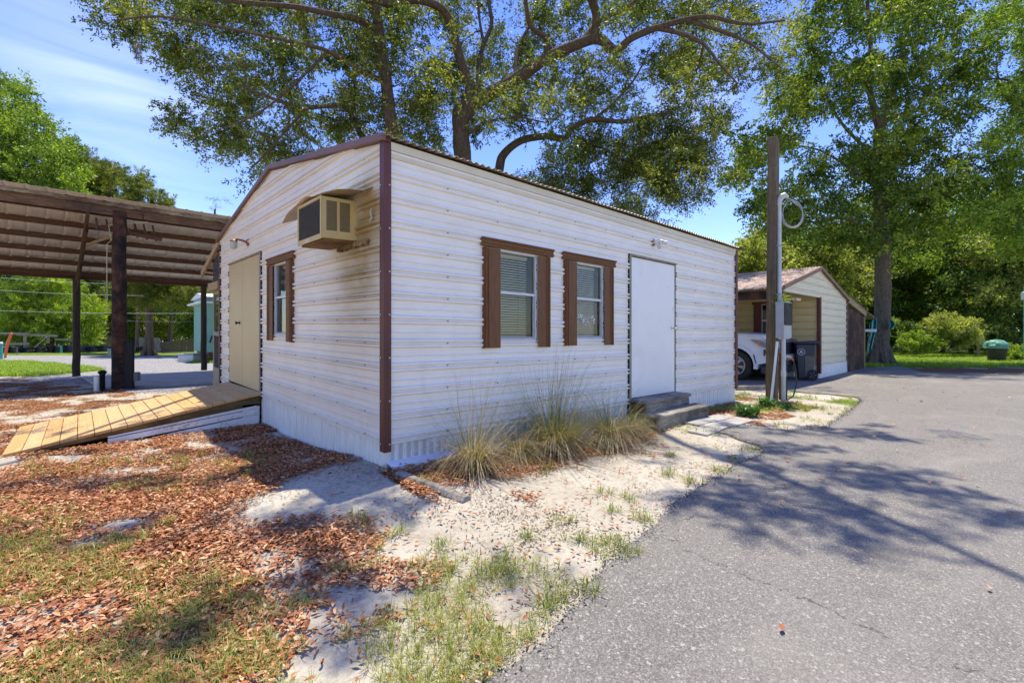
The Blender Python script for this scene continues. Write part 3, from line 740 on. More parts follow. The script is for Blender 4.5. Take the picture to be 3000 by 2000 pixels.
# old sticker residue on the second window
rs = MB()
for i in range(60):
    u = random.uniform(2.53, 2.87); z = 1.3 + random.gauss(0, .025) + (.02 if u < 2.62 else 0); s_ = random.uniform(.004, .018)
    rs.add([(u, .0205, z), (u + s_*1.6, .0205, z + s_*.2), (u + s_*1.2, .0205, z + s_), (u - s_*.4, .0205, z + s_*.8)], [(0, 1, 2, 3)])
kind(rs.xf(hsh).build('sticker_residue', 'white', house, fix=False), 'stuff')

# white door
dr = MB().box(3.628, 4.828, -.004, .03, .262, 2.19).xf(hsh).build('door', 'door_w', house, bevel=.003); dr['label'] = 'flat white door above the wooden steps'
for a in ((3.577, 3.618, -.03, .04, .1, 2.225), (4.838, 4.853, -.014, .04, .2, 2.225), (3.577, 4.853, -.034, .04, 2.2, 2.222)):
    MB().box(*a).xf(hsh).build('door_frame', 'frame_t', house, bevel=.003)
MB().box(3.565, 3.578, -.02, .0, .1, 2.225).xf(hsh).build('door_gap', 'seal', house)
MB().box(3.6, 4.845, .01, .05, .2, .262).xf(hsh).build('door_sill', 'blackmetal', house)
def knob(parent, P, axis, m):
    P = np.array(P); a = np.array(axis, float)
    MB().tube([P, P + a*.006], .03, 14).build('door_rose', m, parent, smooth=True)
    MB().tube([P + a*.006, P + a*.035, P + a*.04, P + a*.06, P + a*.066], [.011, .011, .024, .026, .012], 14).build('door_knob', m, parent, smooth=True)
knob(dr, hsh((4.765, -.004, 1.232)), (0, -1, 0), 'chrome')
MB().box(4.79, 4.87, -.022, -.018, 1.215, 1.25).xf(hsh).build('hasp', 'chrome', dr)
for dz in (0, .022, .05): MB().tube([hsh((4.77 + dz*.3, -.0035, 1.51 + dz)), hsh((4.77 + dz*.3, -.006, 1.51 + dz))], .006, 8).build('bolt_hole', 'seal', dr)
MB().tube([hsh((4.62, -.0035, 1.84)), hsh((4.62, -.006, 1.84))], .006, 8).build('peephole', 'seal', dr)

# tan double doors in the gable
for (y0, y1) in ((3.66, 4.64), (4.655, 5.505)):
    d2 = MB().box(-.012, .02, y0, y1, .245, 2.195).xf(hsh).build('door', 'door_t', house, bevel=.003)
    d2['label'] = 'tan panel of the double door beside the ramp'
    if y0 > 4: knob(d2, hsh((-.012, 4.80, 1.22)), (-1, 0, 0), 'blackmetal')
MB().box(-.004, .03, 4.64, 4.655, .245, 2.2).xf(hsh).build('door_gap', 'seal', house)
for a in ((-.03, .03, 3.608, 3.655, .18, 2.2), (-.012, .03, 5.505, 5.525, .18, 2.2), (-.035, .03, 3.608, 5.53, 2.198, 2.222)):
    MB().box(*a).xf(hsh).build('door_frame', 'frame_t', house, bevel=.003)
MB().box(-.02, .0, 3.593, 3.607, .16, 2.225).xf(hsh).build('door_gap', 'seal', house)

# lamps
def wall_lamp(P, ax, name, label, glass):
    P = np.array(hsh(P)); o = -1.
    def q(u, out, z): return P + (np.array([u, -out, z]) if ax == 0 else np.array([-out, u, z]))
    t = thing(name, label, 'wall lamp', P)
    MB().tube([q(0, 0, 0), q(0, .012, 0), q(0, .02, 0)], [.052, .052, .035], 16).build('mounting_plate', 'brass', t, smooth=True)
    if glass:
        MB().tube([q(0, .02, 0), q(0, .07, .022), q(.0, .14, .03), q(.0, .19, .012)], .014, 8).build('arm', 'brass', t, smooth=True)
        MB().tube([q(0, .19, .02), q(0, .19, .0), q(0, .19, -.012)], [.03, .052, .052], 14).build('cap', 'brass', t, smooth=True)
        rad = [.046, .05, .047, .05, .047, .05, .047, .04]
        MB().tube([q(0, .19, -.012 - .014*i) for i in range(8)], rad, 16).build('shade', 'jar', t, smooth=True)
    else:
        MB().tube([q(0, .015, 0), q(.0, .06, .0)], .022, 10).build('socket', 'pvcw', t, smooth=True)
        MB().tube([q(0, .05, 0), q(.03, .1, .02), q(.05, .13, .01)], .02, 10).build('arm', 'pvcw', t, smooth=True)
        MB().tube([q(.02, .09, -.005), q(.02, .09, -.03), q(.02, .09, -.06), q(.02, .09, -.085), q(.02, .09, -.1)], [.014, .016, .03, .028, .008], 12).build('bulb', 'bulb', t, smooth=True)
        MB().tube([q(.05, .13, .0), q(.1, .16, -.01)], [.02, .028], 10).build('socket', 'pvcw', t, smooth=True)
    return t
wall_lamp((4.19, -.01, 2.455), 0, 'bare_bulb_lamp', 'small rusty lamp with a bare bulb above the white door', False)
wall_lamp((-.01, 4.31, 2.43), 1, 'glass_jar_lamp', 'rusty lamp with a ribbed glass shade above the tan double doors', True)

# air conditioner with its bent tin awning
ac = thing('air_conditioner', 'yellowed window air conditioner poking through the gable wall', 'air conditioner', hsh((-.16, .84, 1.95)))
def acb(name, m, x0, x1, y0, y1, z0, z1, p=ac, bevel=.003):
    def f(q):
        q = hsh(q); return (q[0], q[1], q[2] + q[0]*.035)
    return MB().box(x0, x1, y0, y1, z0, z1).xf(f).build(name, m, p, bevel=bevel)
acb('casing', 'ac', -.325, .1, .545, 1.135, 1.965, 2.33)
for a in ((-.334, -.325, .54, .565, 1.955, 2.335), (-.334, -.325, 1.115, 1.14, 1.955, 2.335), (-.334, -.325, .565, 1.115, 2.31, 2.335), (-.334, -.325, .565, 1.115, 1.955, 2.0)): acb('bezel', 'ac', *a, bevel=.002)
acb('coil', 'acdark', -.328, -.3255, .575, 1.105, 2.005, 2.305, bevel=0)
cf = MB(); z = 2.01
while z < 2.3: cf.box(-.331, -.3285, .575, 1.105, z, z + .0025); z += .0075
kind(cf.xf(lambda q: (q[0], q[1], hsh(q)[2] + q[0]*.035)).build('coil_fins', 'acdark', ac), 'stuff')
lv = MB()
for k0 in (-.285, -.165):
    for i in range(30):
        zc = 2.035 + i * .0088; lv.box(k0, k0 + .095, .5432, .5448, zc, zc + .0052)
lv = lv.xf(lambda q: (q[0], q[1], hsh(q)[2] + q[0]*.035)).build('louvre_slots', 'seal', ac); kind(lv, 'stuff')
acb('nameplate', 'fascia', -.336, -.334, .82, .93, 1.965, 1.985, bevel=0)
acb('drip_pan', 'rot', -.3, -.02, .57, 1.12, 1.945, 1.964)
G = []
for i in range(15):
    y = .22 + (1.52 - .22) * i / 14; row = []
    for j in range(7):
        x = -.0 - .35 * j / 6; t = j / 6
        zz0 = 2.395 - .05 * t * 1. + .018 * math.sin(i * 1.1) * t
        if y < .55: x *= .25 + .75 * (y - .22) / .33; zz0 += .0
        if y > 1.15: zz0 -= .13 * ((y - 1.15) / .37)**1.3 * (t * .9 + .1)
        row.append(hsh((x - .008, y, zz0 + .006 * noise.noise(Vector((i*.7, j*.9, 1))))))
    G.append(row)
aw = MB().sheet(G).build('awning', 'awn', None, smooth=True, solid=.003); tag(aw, 'bent tan tin awning drooping over the air conditioner', 'awning')
rt = MB().box(-.03, -.012, .28, .62, 1.93, 1.955)
for i in range(26):
    y = .3 + i * .024; d = random.uniform(.003, .02); rt.box(-.028 - d, -.012, y, y + .025, 1.915 - random.uniform(0, .02), 1.945)
rt.xf(hsh).build('rotten_strip', 'rot', house)
# metal scraps on the gable
MB().tube([hsh((-.02, .21, 2.2)), hsh((-.035, .205, 2.17)), hsh((-.025, .2, 2.12)), hsh((-.04, .21, 2.08))], .009, 6).build('caulk_blob', 'awn', house)

# screened lean-to behind the gable
pch = thing('screened_porch', 'narrow screened porch with a sloping corrugated roof behind the gable wall', 'porch', hsh((.2, 7., 0)))
def pb(name, m, *a, bevel=.003): return MB().box(*a).xf(hsh).build(name, m, pch, bevel=bevel)
MB().prism([(HW + .05, 2.66), (7.95, 2.18), (7.95, 2.29), (HW + .05, 2.77)], 0, -.03, .01).xf(hsh).build('rake_board', 'lumber', pch, bevel=.003)
roof_panels('roof_sheet', 'roofu', pch, -.02, 3.2, .8, .23, .012, (8.0, 2.27), (HW - .1, 2.77), n_per=12)
for yy in (6.6, 7.1, 7.6): MB().box(.02, 3.2, yy, yy + .04, 2.72 - (yy - HW)*.28 - .06, 2.72 - (yy - HW)*.28).xf(hsh).build('purlin', 'redwood', pch)
pb('header', 'lumber', -.06, .06, 6.22, 7.05, 1.83, 1.98)
pb('door_frame', 'frame_t', .02, .06, 6.25, 6.31, -.02, 1.83); pb('door_frame', 'frame_t', .02, .06, 6.95, 7.01, -.1, 1.83)
pb('door_frame', 'frame_t', .02, .06, 6.31, 6.95, 1.76, 1.83); pb('door_frame', 'frame_t', .02, .06, 6.31, 6.95, .98, 1.06); pb('door_panel', 'frame_t', .02, .05, 6.31, 6.95, -.1, .38)
pb('screen', 'screen', .035, .037, 6.31, 6.95, .38, .98, bevel=0); MB().add([(.036, 6.95, 1.06), (.036, 6.31, 1.06), (.036, 6.31, 1.76), (.036, 6.95, 1.76)], [(0, 1, 2, 3)]).xf(hsh).build('pane', 'pane', pch, fix=False)
MB().add([(.03, 6.22, 1.98), (.03, 7.05, 1.98), (.03, 7.05, 2.4), (.03, 6.22, 2.62)], [(0, 1, 2, 3)]).xf(hsh).build('screen', 'screen', pch, solid=.003)
pb('rear_wall', 'room', .2, 3.1, 7.75, 7.8, -.1, 2.1)

# ================================================================== RAMP
rp = thing('plank_ramp', 'new pine plank ramp sloping down from the tan double doors', 'ramp', (-1.2, 4.6, -.15))
dz = lambda x: .30 + x * (.30 + .135) / 2.46
nb = 17; wb = 2.46 / nb
for i in range(nb):
    x1 = -.02 - i * wb; x0 = x1 - wb + .006; y0 = 3.57 + random.uniform(-.012, .012); y1 = 5.54 + random.uniform(-.015, .015); t = .035 if i < nb - 1 else .03
    h = random.uniform(-.002, .002)
    MB().hexa([(x0, y0, dz(x0)-t), (x1, y0, dz(x1)-t), (x1, y1, dz(x1)-t), (x0, y1, dz(x0)-t)],
              [(x0, y0, dz(x0)+h), (x1, y0, dz(x1)+h), (x1, y1, dz(x1)+h), (x0, y1, dz(x0)+h)]).build('plank', 'pine', rp, bevel=.003, tint=random.random())
for y in (3.60, 4.55, 5.46):
    MB().hexa([(-2.3, y, dz(-2.3)-.06), (-.03, y, dz(0)-.19), (-.03, y+.04, dz(0)-.19), (-2.3, y+.04, dz(-2.3)-.06)],
              [(-2.3, y, dz(-2.3)-.036), (-.03, y, dz(0)-.036), (-.03, y+.04, dz(0)-.036), (-2.3, y+.04, dz(-2.3)-.036)]).build('stringer', 'stringer', rp, bevel=.003)
def vin(name, xa, xb, ta, tb, ba, bb, y=3.585):
    MB().hexa([(xa, y, ba), (xb, y, bb), (xb, y+.008, bb), (xa, y+.008, ba)], [(xa, y, ta), (xb, y, tb), (xb, y+.008, tb), (xa, y+.008, ta)]).build(name, 'vinyl', rp, bevel=.002)
vin('skirt_board', -1.64, -.07, dz(-1.64)-.085, dz(-.07)-.165, dz(-1.64)-.105, dz(-.07)-.2)
vin('skirt_board', -1.64, -.06, dz(-1.64)-.113, dz(-.06)-.208, -.165, dz(-.06)-.285, 3.58)
vin('skirt_board', -1.1, -.05, -.125, dz(-.05)-.293, -.17, -.13, 3.575)
MB().box(-.24, -.035, 3.6, 3.606, -.1, .14).build('skirt_board', 'skirt', rp)

# ================================================================== STEPS
stp = thing('wooden_steps', 'two weathered grey timber steps under the white door', 'steps', (4.2, -.3, -.08))
def sb(*a, name='step_board', m='greywood'): return MB().box(*a).build(name, m, stp, bevel=.008)
sb(3.57, 4.80, -.16, -.03, .195, .235, name='tread'); sb(3.56, 4.80, -.29, -.165, .19, .232, name='tread'); sb(3.60, 4.78, -.265, -.225, .05, .19, name='riser')
sb(3.44, 4.88, -.41, -.285, .045, .083, name='tread'); sb(3.45, 4.88, -.545, -.415, .04, .08, name='tread'); sb(3.47, 4.86, -.52, -.48, -.13, .04, name='riser')
sb(3.58, 3.72, -.24, -.04, -.12, .19, name='stump', m='logred'); sb(3.6, 3.72, -.47, -.28, -.14, .04, name='stump', m='logred'); sb(4.62, 4.76, -.22, -.06, -.12, .19, name='stump')
tb = thing('fallen_timber', 'weathered landscape timber lying from the house corner toward the driveway', 'timber', (.15, -.4, -.06))
A = gnd(1168, 1392, .0); B = gnd(1368, 1468, -.06); d = (B - A); pts = []; m_ = MB(); ring = []
for i in range(9):
    t = i / 8; c = A + d * t; r = np.cross(d / np.linalg.norm(d), (0, 0, 1)); w = .048 + .006*noise.noise(Vector((t*5, 0, 0))); h = .038 + .008 * noise.noise(Vector((t*6, 3, 0)))
    for (a, b_) in ((-1,-1),(-1.05,.3),(-.55,1),(.6,1),(1.05,.2),(1,-1)): ring.append(c + r * w * a + np.array([0, 0, h * b_]) + .004*np.array([noise.noise(Vector((t*9, a, b_))), 0, noise.noise(Vector((t*9, b_, a)))]))
m_.add(ring, [(i*6+k, i*6+(k+1)%6, (i+1)*6+(k+1)%6, (i+1)*6+k) for i in range(8) for k in range(6)] + [tuple(range(5, -1, -1)), tuple(48+k for k in range(6))])
m_.build('timber', 'greywood', tb, bevel=.004)
# loose flashing lying along the skirting
fl = MB()
for (x0, x1, za, zb) in ((.0, 3.35, .022, -.06),):
    G = [[(x0 + (x1-x0)*i/12, y, terr(x0 + (x1-x0)*i/12, 0) + dzz + .01*noise.noise(Vector((i, 0, 0)))) for y, dzz in ((.01, .05), (-.1, .022), (-.105, .0))] for i in range(13)]
    fl.sheet(G)
tag(fl.build('loose_flashing', 'ledge', None, solid=.003), 'white metal flashing strip lying along the foot of the long wall', 'flashing')

# ================================================================== CARPORT
cu = np.array([.7006, .7135]); cv = np.array([-.7135, .7006])       # along the eave, and away from the camera
CA = np.array([-9.41, 10.4])                                       # front edge above the tie beam
SL = .2986; ZF = 2.93 + CP[2]; CL = 4.05                            # slope, front height, depth
def cp3(a, b_, dz_=0.):                                             # a along, b back, dz above the roof plane
    q = CA + cu * a + cv * b_; return cw(q[0], q[1], ZF - SL * b_ + dz_)
cpt = thing('carport', 'tall open timber carport with round posts and a sloping ribbed metal roof', 'carport', cw(-9.5, 11, -.2))
a = -7.2; i = 0
while a < 7.5:
    rows = []
    for b_ in (-.28, 0, 2.0, CL + .25):
        row = []
        for k in range(37):
            t = k / 36 * .914; w = .019 * max(0, 1 - max(0, abs(((t) % .3047) - .152) - .012) / .02) + .004 * max(0, 1 - abs(((t + .152) % .3047) - .1) / .008) + .004 * max(0, 1 - abs(((t + .152) % .3047) - .2) / .008)
            row.append(cp3(a + t, b_, w + .003 * (i % 2)))
        rows.append(row)
    MB().sheet(rows).build('roof_sheet', 'roofu', cpt, solid=.002, fix=False); a += .914; i += 1
pur = [.32 + (CL - .05 - .32) * k / 5 for k in range(6)]
for b_ in pur: MB().beam(cp3(-7.2, b_, -.075), cp3(7.4, b_, -.075), .045, .13, up=(0, 0, 1)).build('purlin', 'redwood', cpt, bevel=.004)
MB().beam(cp3(-7.2, CL + .08, -.09), cp3(7.4, CL + .08, -.09), .05, .17).build('rear_beam', 'redwood', cpt, bevel=.004)
for (s_, e_) in ((-7.2, -2.4), (-2.38, .95), (.97, 7.4)): MB().beam(cp3(s_, -.02, -.14), cp3(e_, -.02, -.14), .05, .24).build('fascia_board', 'fasciaw', cpt, bevel=.006)
# delaminating strip above the fascia
G = []
random.seed(5)
for k in range(150):
    a = -7.2 + 14.6 * k / 149; lo_ = -.07 - .05 * abs(noise.noise(Vector((a * 1.3, 0, 2)))) - .03 * random.random() * (1 if a > 0 else .5)
    G.append([cp3(a, -.10 - .01 * noise.noise(Vector((a * 3, 1, 0))), lo_), cp3(a, -.12, -.03), cp3(a, -.10, .012)])
MB().sheet(G).build('flaking_strip', 'lam', cpt, solid=.012)
sb_ = MB()
for b_ in pur:
    a = -7.2 + .152
    while a < 7.3:
        p = cp3(a, b_ - .04, -.012); sb_.tube([p, p + np.array([0, 0, -.018])], .014, 5); a += .3047
kind(sb_.build('roof_screws', 'white', cpt, fix=False), 'stuff')
def log(name, p0, p1, r0, r1, m, parent=cpt, lab=None):
    P = [p0 + (p1 - p0) * k / 10 + np.array([.02 * noise.noise(Vector((k*.6, p0[0], 0))), .02 * noise.noise(Vector((k*.6, p0[1], 5))), 0]) for k in range(11)]
    rr = [(r0 + (r1 - r0) * k / 10) * (1 + .05 * noise.noise(Vector((k*.9, 3, p0[0])))) for k in range(11)]
    o = MB().tube(P, rr, 12).build(name, m, parent, smooth=True)
    if lab: o['label'] = lab
    return o
npx = at(350, 1160, 10.75); npz = npx.copy(); npx[2] = -.45; npz[2] = ZF - .15
log('post', npx, npz, .15, .125, 'logred', lab='thick red-brown front post')
for (px, py, D) in ((224, 1091, 13.2), (597, 1075, 15.39)):
    q = at(px, py, D); t_ = q.copy(); q[2] -= .1; t_[2] = ZF - SL * CL - .18
    log('post', q, t_, .088, .08, 'logdark')
for q_ in ((-5.8, CL + .0), (-5.8, .1)):
    c_ = CA + cu * q_[0] + cv * q_[1]; log('post', cw(c_[0], c_[1], -.3), cw(c_[0], c_[1], ZF - SL*q_[1] - .15), .1, .09, 'logdark')
# black boards strapped to the front post
for (dx, w_, dd) in ((-.17, .045, .05), (.17, .05, -.02), (.245, .2, -.03)):
    c_ = npx + RT * dx + FW * dd; t_ = c_.copy(); t_[2] = .9 + .02 * dx; c_[2] = -.33
    MB().beam(c_, t_, w_, .07, up=FW).build('guard_board', 'black', cpt, bevel=.004)
MB().beam(npx + RT*.4 + FW*0 + np.array([0, 0, .48]), npx + RT*.4 + np.array([0, 0, .68]), .1, .09, up=FW).build('outlet_box', 'bingrey', cpt, bevel=.004)
# rafter with tie and braces
ra = lambda b_, d_: cp3(.0, b_, d_)
MB().beam(ra(-.0, -.25), ra(CL + .05, -.25), .05, .19).build('rafter', 'redwood', cpt, bevel=.004)
MB().beam(ra(.25, -.5), ra(CL - .1, -.62), .045, .07).build('brace', 'logred', cpt, bevel=.003)
MB().beam(ra(1.3, -.45), cp3(.75, .5, -.3), .04, .06).build('brace', 'lumber', cpt, bevel=.003)
MB().beam(cp3(.02, .25, -.42), cp3(1.35, .12, -.62), .05, .08).build('web_plate', 'redwood', cpt, bevel=.003)
for k in range(7): MB().beam(cp3(.15 + k*.17, .2, -.26), cp3(.17 + k*.18, .2, -.52 - .02*k), .04, .02, up=FW).build('web_lath', 'redwood', cpt, bevel=.002)
MB().tube([cp3(1.05, -.02, -.3), npz + RT*-.12 - FW*.15 + np.array([0, 0, -.35]), npz + RT*-.02 - FW*.2 + np.array([0, 0, -.7]), npz + RT*-.14 - FW*.17 + np.array([0, 0, -.78]), npz + RT*-.16 - FW*.15 + np.array([0, 0, -1.4]), npz + RT*-.15 - FW*.15 + np.array([0, 0, -2.3])], .009, 5).build('hanging_cord', 'cord', cpt, smooth=True)
tag(MB().tube([npx + RT*-.17 - FW*.4 + np.array([0, 0, -.1]), npx + RT*-.17 - FW*.4 + np.array([0, 0, .62])], .05, 14).build('white_pipe', 'pvcw', None, smooth=True), 'short white standpipe sticking up before the front carport post', 'pipe')
tag(MB().tube([npx + RT*-.2 - FW*.22 + np.array([0, 0, .1]), npx + RT*-.2 - FW*.22 + np.array([0, 0, .64]), npx + RT*-.2 - FW*.22 + np.array([0, 0, .7]), npx + RT*-.2 - FW*.22 + np.array([0, 0, .74])], [.05, .05, .09, .04], 12).build('hose_bib_cover', 'blackplastic', None, smooth=True), 'black capped riser tucked against the left of the front carport post', 'riser')
# slab edge under the carport
P4 = [cw(-12.2, 13.3)[:2], cw(-9.3, 10.6)[:2], cw(-5.5, 13.0)[:2], cw(-9.0, 16.2)[:2]]
sl_ = MB(); sl_.add([(p[0], p[1], -.2) for p in P4] + [(p[0], p[1], -.11) for p in P4], [(3,2,1,0),(4,5,6,7),(0,1,5,4),(1,2,6,5),(2,3,7,6),(3,0,4,7)])
kind(sl_.build('concrete_slab', 'conc', None, bevel=.01), 'structure')

# ================================================================== POLE WITH METER
pq = at(2262, 1172, 8.85); pq[2] = terr(pq[0], pq[1]) - .1
pl = thing('utility_pole', 'tall square weathered timber pole carrying a meter box beside the driveway', 'pole', pq)
def pbx(name, m, x0, x1, y0, y1, z0, z1, bev=.004, mb=None): return MB().box(pq[0]+x0, pq[0]+x1, pq[1]+y0, pq[1]+y1, z0, z1).build(name, m, pl, bevel=bev)
MB().hexa([(pq[0]-.09, pq[1]-.08, pq[2]), (pq[0]+.09, pq[1]-.08, pq[2]), (pq[0]+.09, pq[1]+.09, pq[2]), (pq[0]-.09, pq[1]+.09, pq[2])],
          [(pq[0]-.09, pq[1]-.1, 4.79), (pq[0]+.09, pq[1]-.1, 4.75), (pq[0]+.09, pq[1]+.05, 4.78), (pq[0]-.09, pq[1]+.05, 4.81)]).build('timber_post', 'pole', pl, bevel=.008)
mx_, my_ = -.03, -.24
mbx = pbx('meter_box', 'box', -.16, .27, -.25, -.11, 1.03, 1.69)
MB().box(pq[0]-.165, pq[0]+.275, pq[1]-.255, pq[1]-.105, 1.66, 1.70).build('lid', 'box', mbx, bevel=.004)
G = [[(pq[0] - .15 + .42*i/10, pq[1] - .262 - .012*abs(noise.noise(Vector((i*.8, j*.9, 0)))), 1.27 + .415*j/8) for i in range(11)] for j in range(9)]
MB().sheet(G).build('plastic_wrap', 'blackplastic', mbx, smooth=False, solid=.003)
cx_, cy_ = pq[0] - .02, pq[1] - .20
MB().tube([(cx_, cy_, -.2), (cx_, cy_, 1.03)], .037, 14).build('conduit', 'pvc', pl, smooth=True)
MB().tube([(cx_, cy_, .32), (cx_, cy_, .42)], .045, 14).build('coupling', 'pvc', pl, smooth=True)
MB().tube([(cx_, cy_ + .06, 1.70), (cx_, cy_ + .06, 1.76), (cx_+.01, cy_ + .07, 1.85), (cx_ + .03, cy_ + .08, 3.52)], [.05, .045, .037, .037], 14).build('conduit', 'pvc', pl, smooth=True)
w0 = np.array([cx_ + .03, cy_ + .08, 3.5])
MB().tube([w0, w0 + (0, 0, .1), w0 + np.array([.02, -.03, .17]), w0 + RT*.09 + np.array([0, 0, .2]), w0 + RT*.16 + np.array([0, 0, .16])], [.045, .05, .06, .055, .03], 12).build('weatherhead', 'pvc', pl, smooth=True)
for k in range(3):
    P = []
    for i in range(18):
        t = i / 17; a_ = R_(75) - t * R_(330 - 20*k)
        P.append(w0 + RT * (.25 + .01*k + (.185 + .012*k) * math.cos(a_)) + np.array([0, 0, -.14 - .02*k + (.25 - .012*k) * math.sin(a_)]) + FW * .02 * k)
    P[0] = w0 + RT*.15 + np.array([0, 0, .15])
    MB().tube(P, .007, 5).build('service_wire', 'cable', pl, smooth=True)
for z in (1.84, 2.75):
    MB().tube([(pq[0]-.1, pq[1]-.1, z), (cx_ - .05, cy_ + .02, z), (cx_ + .06, cy_ + .03, z), (pq[0]+.09, pq[1]-.08, z)], .008, 5).build('strap', 'cable', pl)
MB().tube([(cx_ + .04, cy_ + .02, 1.72), (cx_ + .09, cy_ + .06, 1.95), (cx_ + .07, cy_ + .09, 2.2), (cx_+.02, cy_+.12, 2.6)], .014, 6).build('ground_wire', 'blackcable', pl, smooth=True)
MB().beam(at(2258, 1188, 8.45), at(2277, 1000, 8.55), .035, .03, up=FW).build('brace_strip', 'pvcw', pl, bevel=.003)
sp = at(2288, 1110, 9.0)
MB().beam(np.array([sp[0], sp[1], -.2]), np.array([sp[0], sp[1], .75]), .06, .06, up=FW).build('stake', 'redwood', pl, bevel=.004)
MB().tube([np.array([sp[0]+.05, sp[1]-.07, -.15]), np.array([sp[0]+.02, sp[1]-.07, .62])], .028, 8).build('standpipe', 'blackcable', pl, smooth=True)
fa = np.array([sp[0]+.05, sp[1]-.09, .64])
MB().tube([fa, fa + RT*.09, fa + RT*.12 + np.array([0, 0, -.04])], [.025, .022, .02], 8).build('tap', 'brass', pl, smooth=True)
MB().tube([fa + RT*.12 + np.array([0, 0, -.04]), fa + RT*.17 + np.array([0, 0, -.25]), fa + RT*.18 + np.array([0, 0, -.5]), fa + RT*.12 + np.array([0, 0, -.72]), fa + RT*.0 + np.array([0, 0, -.8]), fa - RT*.3 + np.array([0, 0, -.79]), fa - RT*.8 + np.array([0, 0, -.78]) + FW*.2, fa - RT*1.2 + np.array([0, 0, -.6]) + FW*.3], .014, 6).build('hose', 'blackcable', pl, smooth=True)
bt = MB().beam(gnd(2140, 1143), gnd(2262, 1141), .1, .2); tag(bt.build('timber_edging', 'greywood', None, bevel=.01), 'brown timber border laid on the ground before the pickup wheel', 'timber edging')

# ================================================================== SHED
SX, SY, SR, SLf, SRt = 13.5, .25, 2.93, 10.41, 16.56
shed = thing('cream_shed', 'cream ribbed metal shed with a rusty roof and an open bay over the pickup', 'shed', (SX, SY, -.16))
tp = lambda x: SR - (SR - 2.2) * abs(x - SX) / (SRt - SX)
_ZB = ZB
siding('gable_siding', 'cream', 0, SX, SRt, lambda x: tp(x) - .02, .2, 3.0, [], fn=None, parent=shed, pl=SY)
siding('gable_siding', 'cream', 0, SLf + .1, SX, lambda x: tp(x) - .02, 2.1, 3.0, [(SLf, SX, .0, 2.18)], fn=None, parent=shed, pl=SY)
siding('bay_siding', 'yellow', 1, SY, 6.2, lambda y: 2.8, .2, 2.7, [], fn=None, parent=shed, pl=SX)
MB().box(SLf + .12, SX, SY - .03, SY + .02, 2.12, 2.185).build('bay_header', 'fascia', shed, bevel=.003)
MB().box(SX - .045, SX + .06, SY - .045, SY + .05, -.02, 2.14).build('corner_trim', 'redtrim', shed, bevel=.004)
MB().box(SRt - .03, SRt + .04, SY - .035, SY + .05, .0, 2.2).build('corner_trim', 'redtrim', shed, bevel=.004)
for (xa, xb, za, zb) in ((SLf - .06, SX, 2.19, SR), (SX, SRt + .06, SR, 2.19)):
    MB().prism([(xa, za - .03), (xb, zb - .03), (xb, zb + .07), (xa, za + .07)], 1, SY - .09, SY - .04).build('rake_trim', 'rust', shed, bevel=.003)
def roof2(name, m, xa, za, xb, zb, y0, y1, par):
    y = y0
    while y < y1 - .01:
        rows = [[(xa + (xb-xa)*t, y + .68*k/72, za + (zb-za)*t + .011*math.sin(2*math.pi*(y + .68*k/72)/.0762)) for k in range(73)] for t in (0, .5, 1)]
        MB().sheet(rows).build(name, m, par, solid=.004, fix=False); y += .67
roof2('roof_sheet', 'roofs', SLf - .1, 2.2, SX, SR + .07, SY - .06, 6.1, shed)
roof2('roof_sheet', 'roofs', SRt + .1, 2.2, SX, SR + .07, SY - .06, 6.1, shed)
MB().box(SLf, SLf + .05, SY + .02, 6.1, 1.95, 2.16).build('eave_board', 'logred', shed, bevel=.003)
MB().box(SRt - .02, SRt, SY + .05, 6.1, -.1, 2.2).build('side_wall', 'cream', shed); MB().box(SLf, SRt, 6.1, 6.13, -.1, 2.2).build('rear_wall', 'cream', shed)
def sk2(ax, u0, u1, c):
    pts = []; u = u0
    while u < u1:
        for du, d in ((0, 0), (.03, .02), (.06, .02), (.09, 0)): pts.append((min(u+du, u1), d))
        u += .2
    G = [[((uu, c - d - .003, z) if ax == 0 else (c - d - .003, uu, z)) for uu, d in pts] for z in (-.2, .21)]
    MB().sheet(G).build('skirting', 'skirt', shed, fix=False)
sk2(0, SX, SRt, SY); sk2(1, SY, 6., SX)
sw = MB().box(SX - .03, SX - .015, 1.18, 1.76, 1.0, 2.0).build('window', 'alum', shed, bevel=.003)
MB().box(SX - .032, SX - .031, 1.2, 1.74, 1.02, 1.48).build('pane', 'darkglass', sw); MB().box(SX - .032, SX - .031, 1.2, 1.74, 1.52, 1.98).build('pane', 'darkglass', sw)
for (y0, y1) in ((.95, 1.17), (1.77, 1.99)): MB().box(SX - .05, SX - .02, y0, y1, .93, 2.0).build('shutter', 'redtrim', shed, bevel=.003)
MB().box(SX - .07, SX - .02, .92, 2.03, 2.0, 2.07).build('window_hood', 'redtrim', shed, bevel=.003)
MB().box(SX - .9, SX - .55, SY + .3, SY + .42, 2.02, 2.1).build('strip_light', 'white', shed, bevel=.006)
lt = thing('plywood_lean_to', 'brown plywood lean-to with a low sloping roof at the right of the cream shed', 'lean-to', (17.8, .5, -.16))
for k_, (za, zb) in enumerate(((-.2, .45), (.455, 1.1), (1.105, 1.97))):
    MB().prism([(SRt + .05, za), (19.12, za), (19.12, min(zb, 1.78)), (SRt + .05, zb)], 1, SY + .0, SY + .025).build('plywood_sheet', 'ply', lt, bevel=.003)
MB().box(19.1, 19.16, SY - .03, SY + .05, -.2, 1.8).build('post', 'lumber', lt, bevel=.003)
MB().prism([(SRt + .05, 2.12), (19.2, 1.72), (19.2, 1.9), (SRt + .05, 2.3)], 1, SY - .06, SY - .02).build('rake_board', 'lumber', lt, bevel=.003)
roof2('roof_sheet', 'roofs', 20.9, 1.66, SRt + .02, 2.33, SY - .08, 4.2, lt)
MB().box(20.4, 20.5, 1., 1.1, -.2, 1.75).build('post', 'pole', lt, bevel=.006)
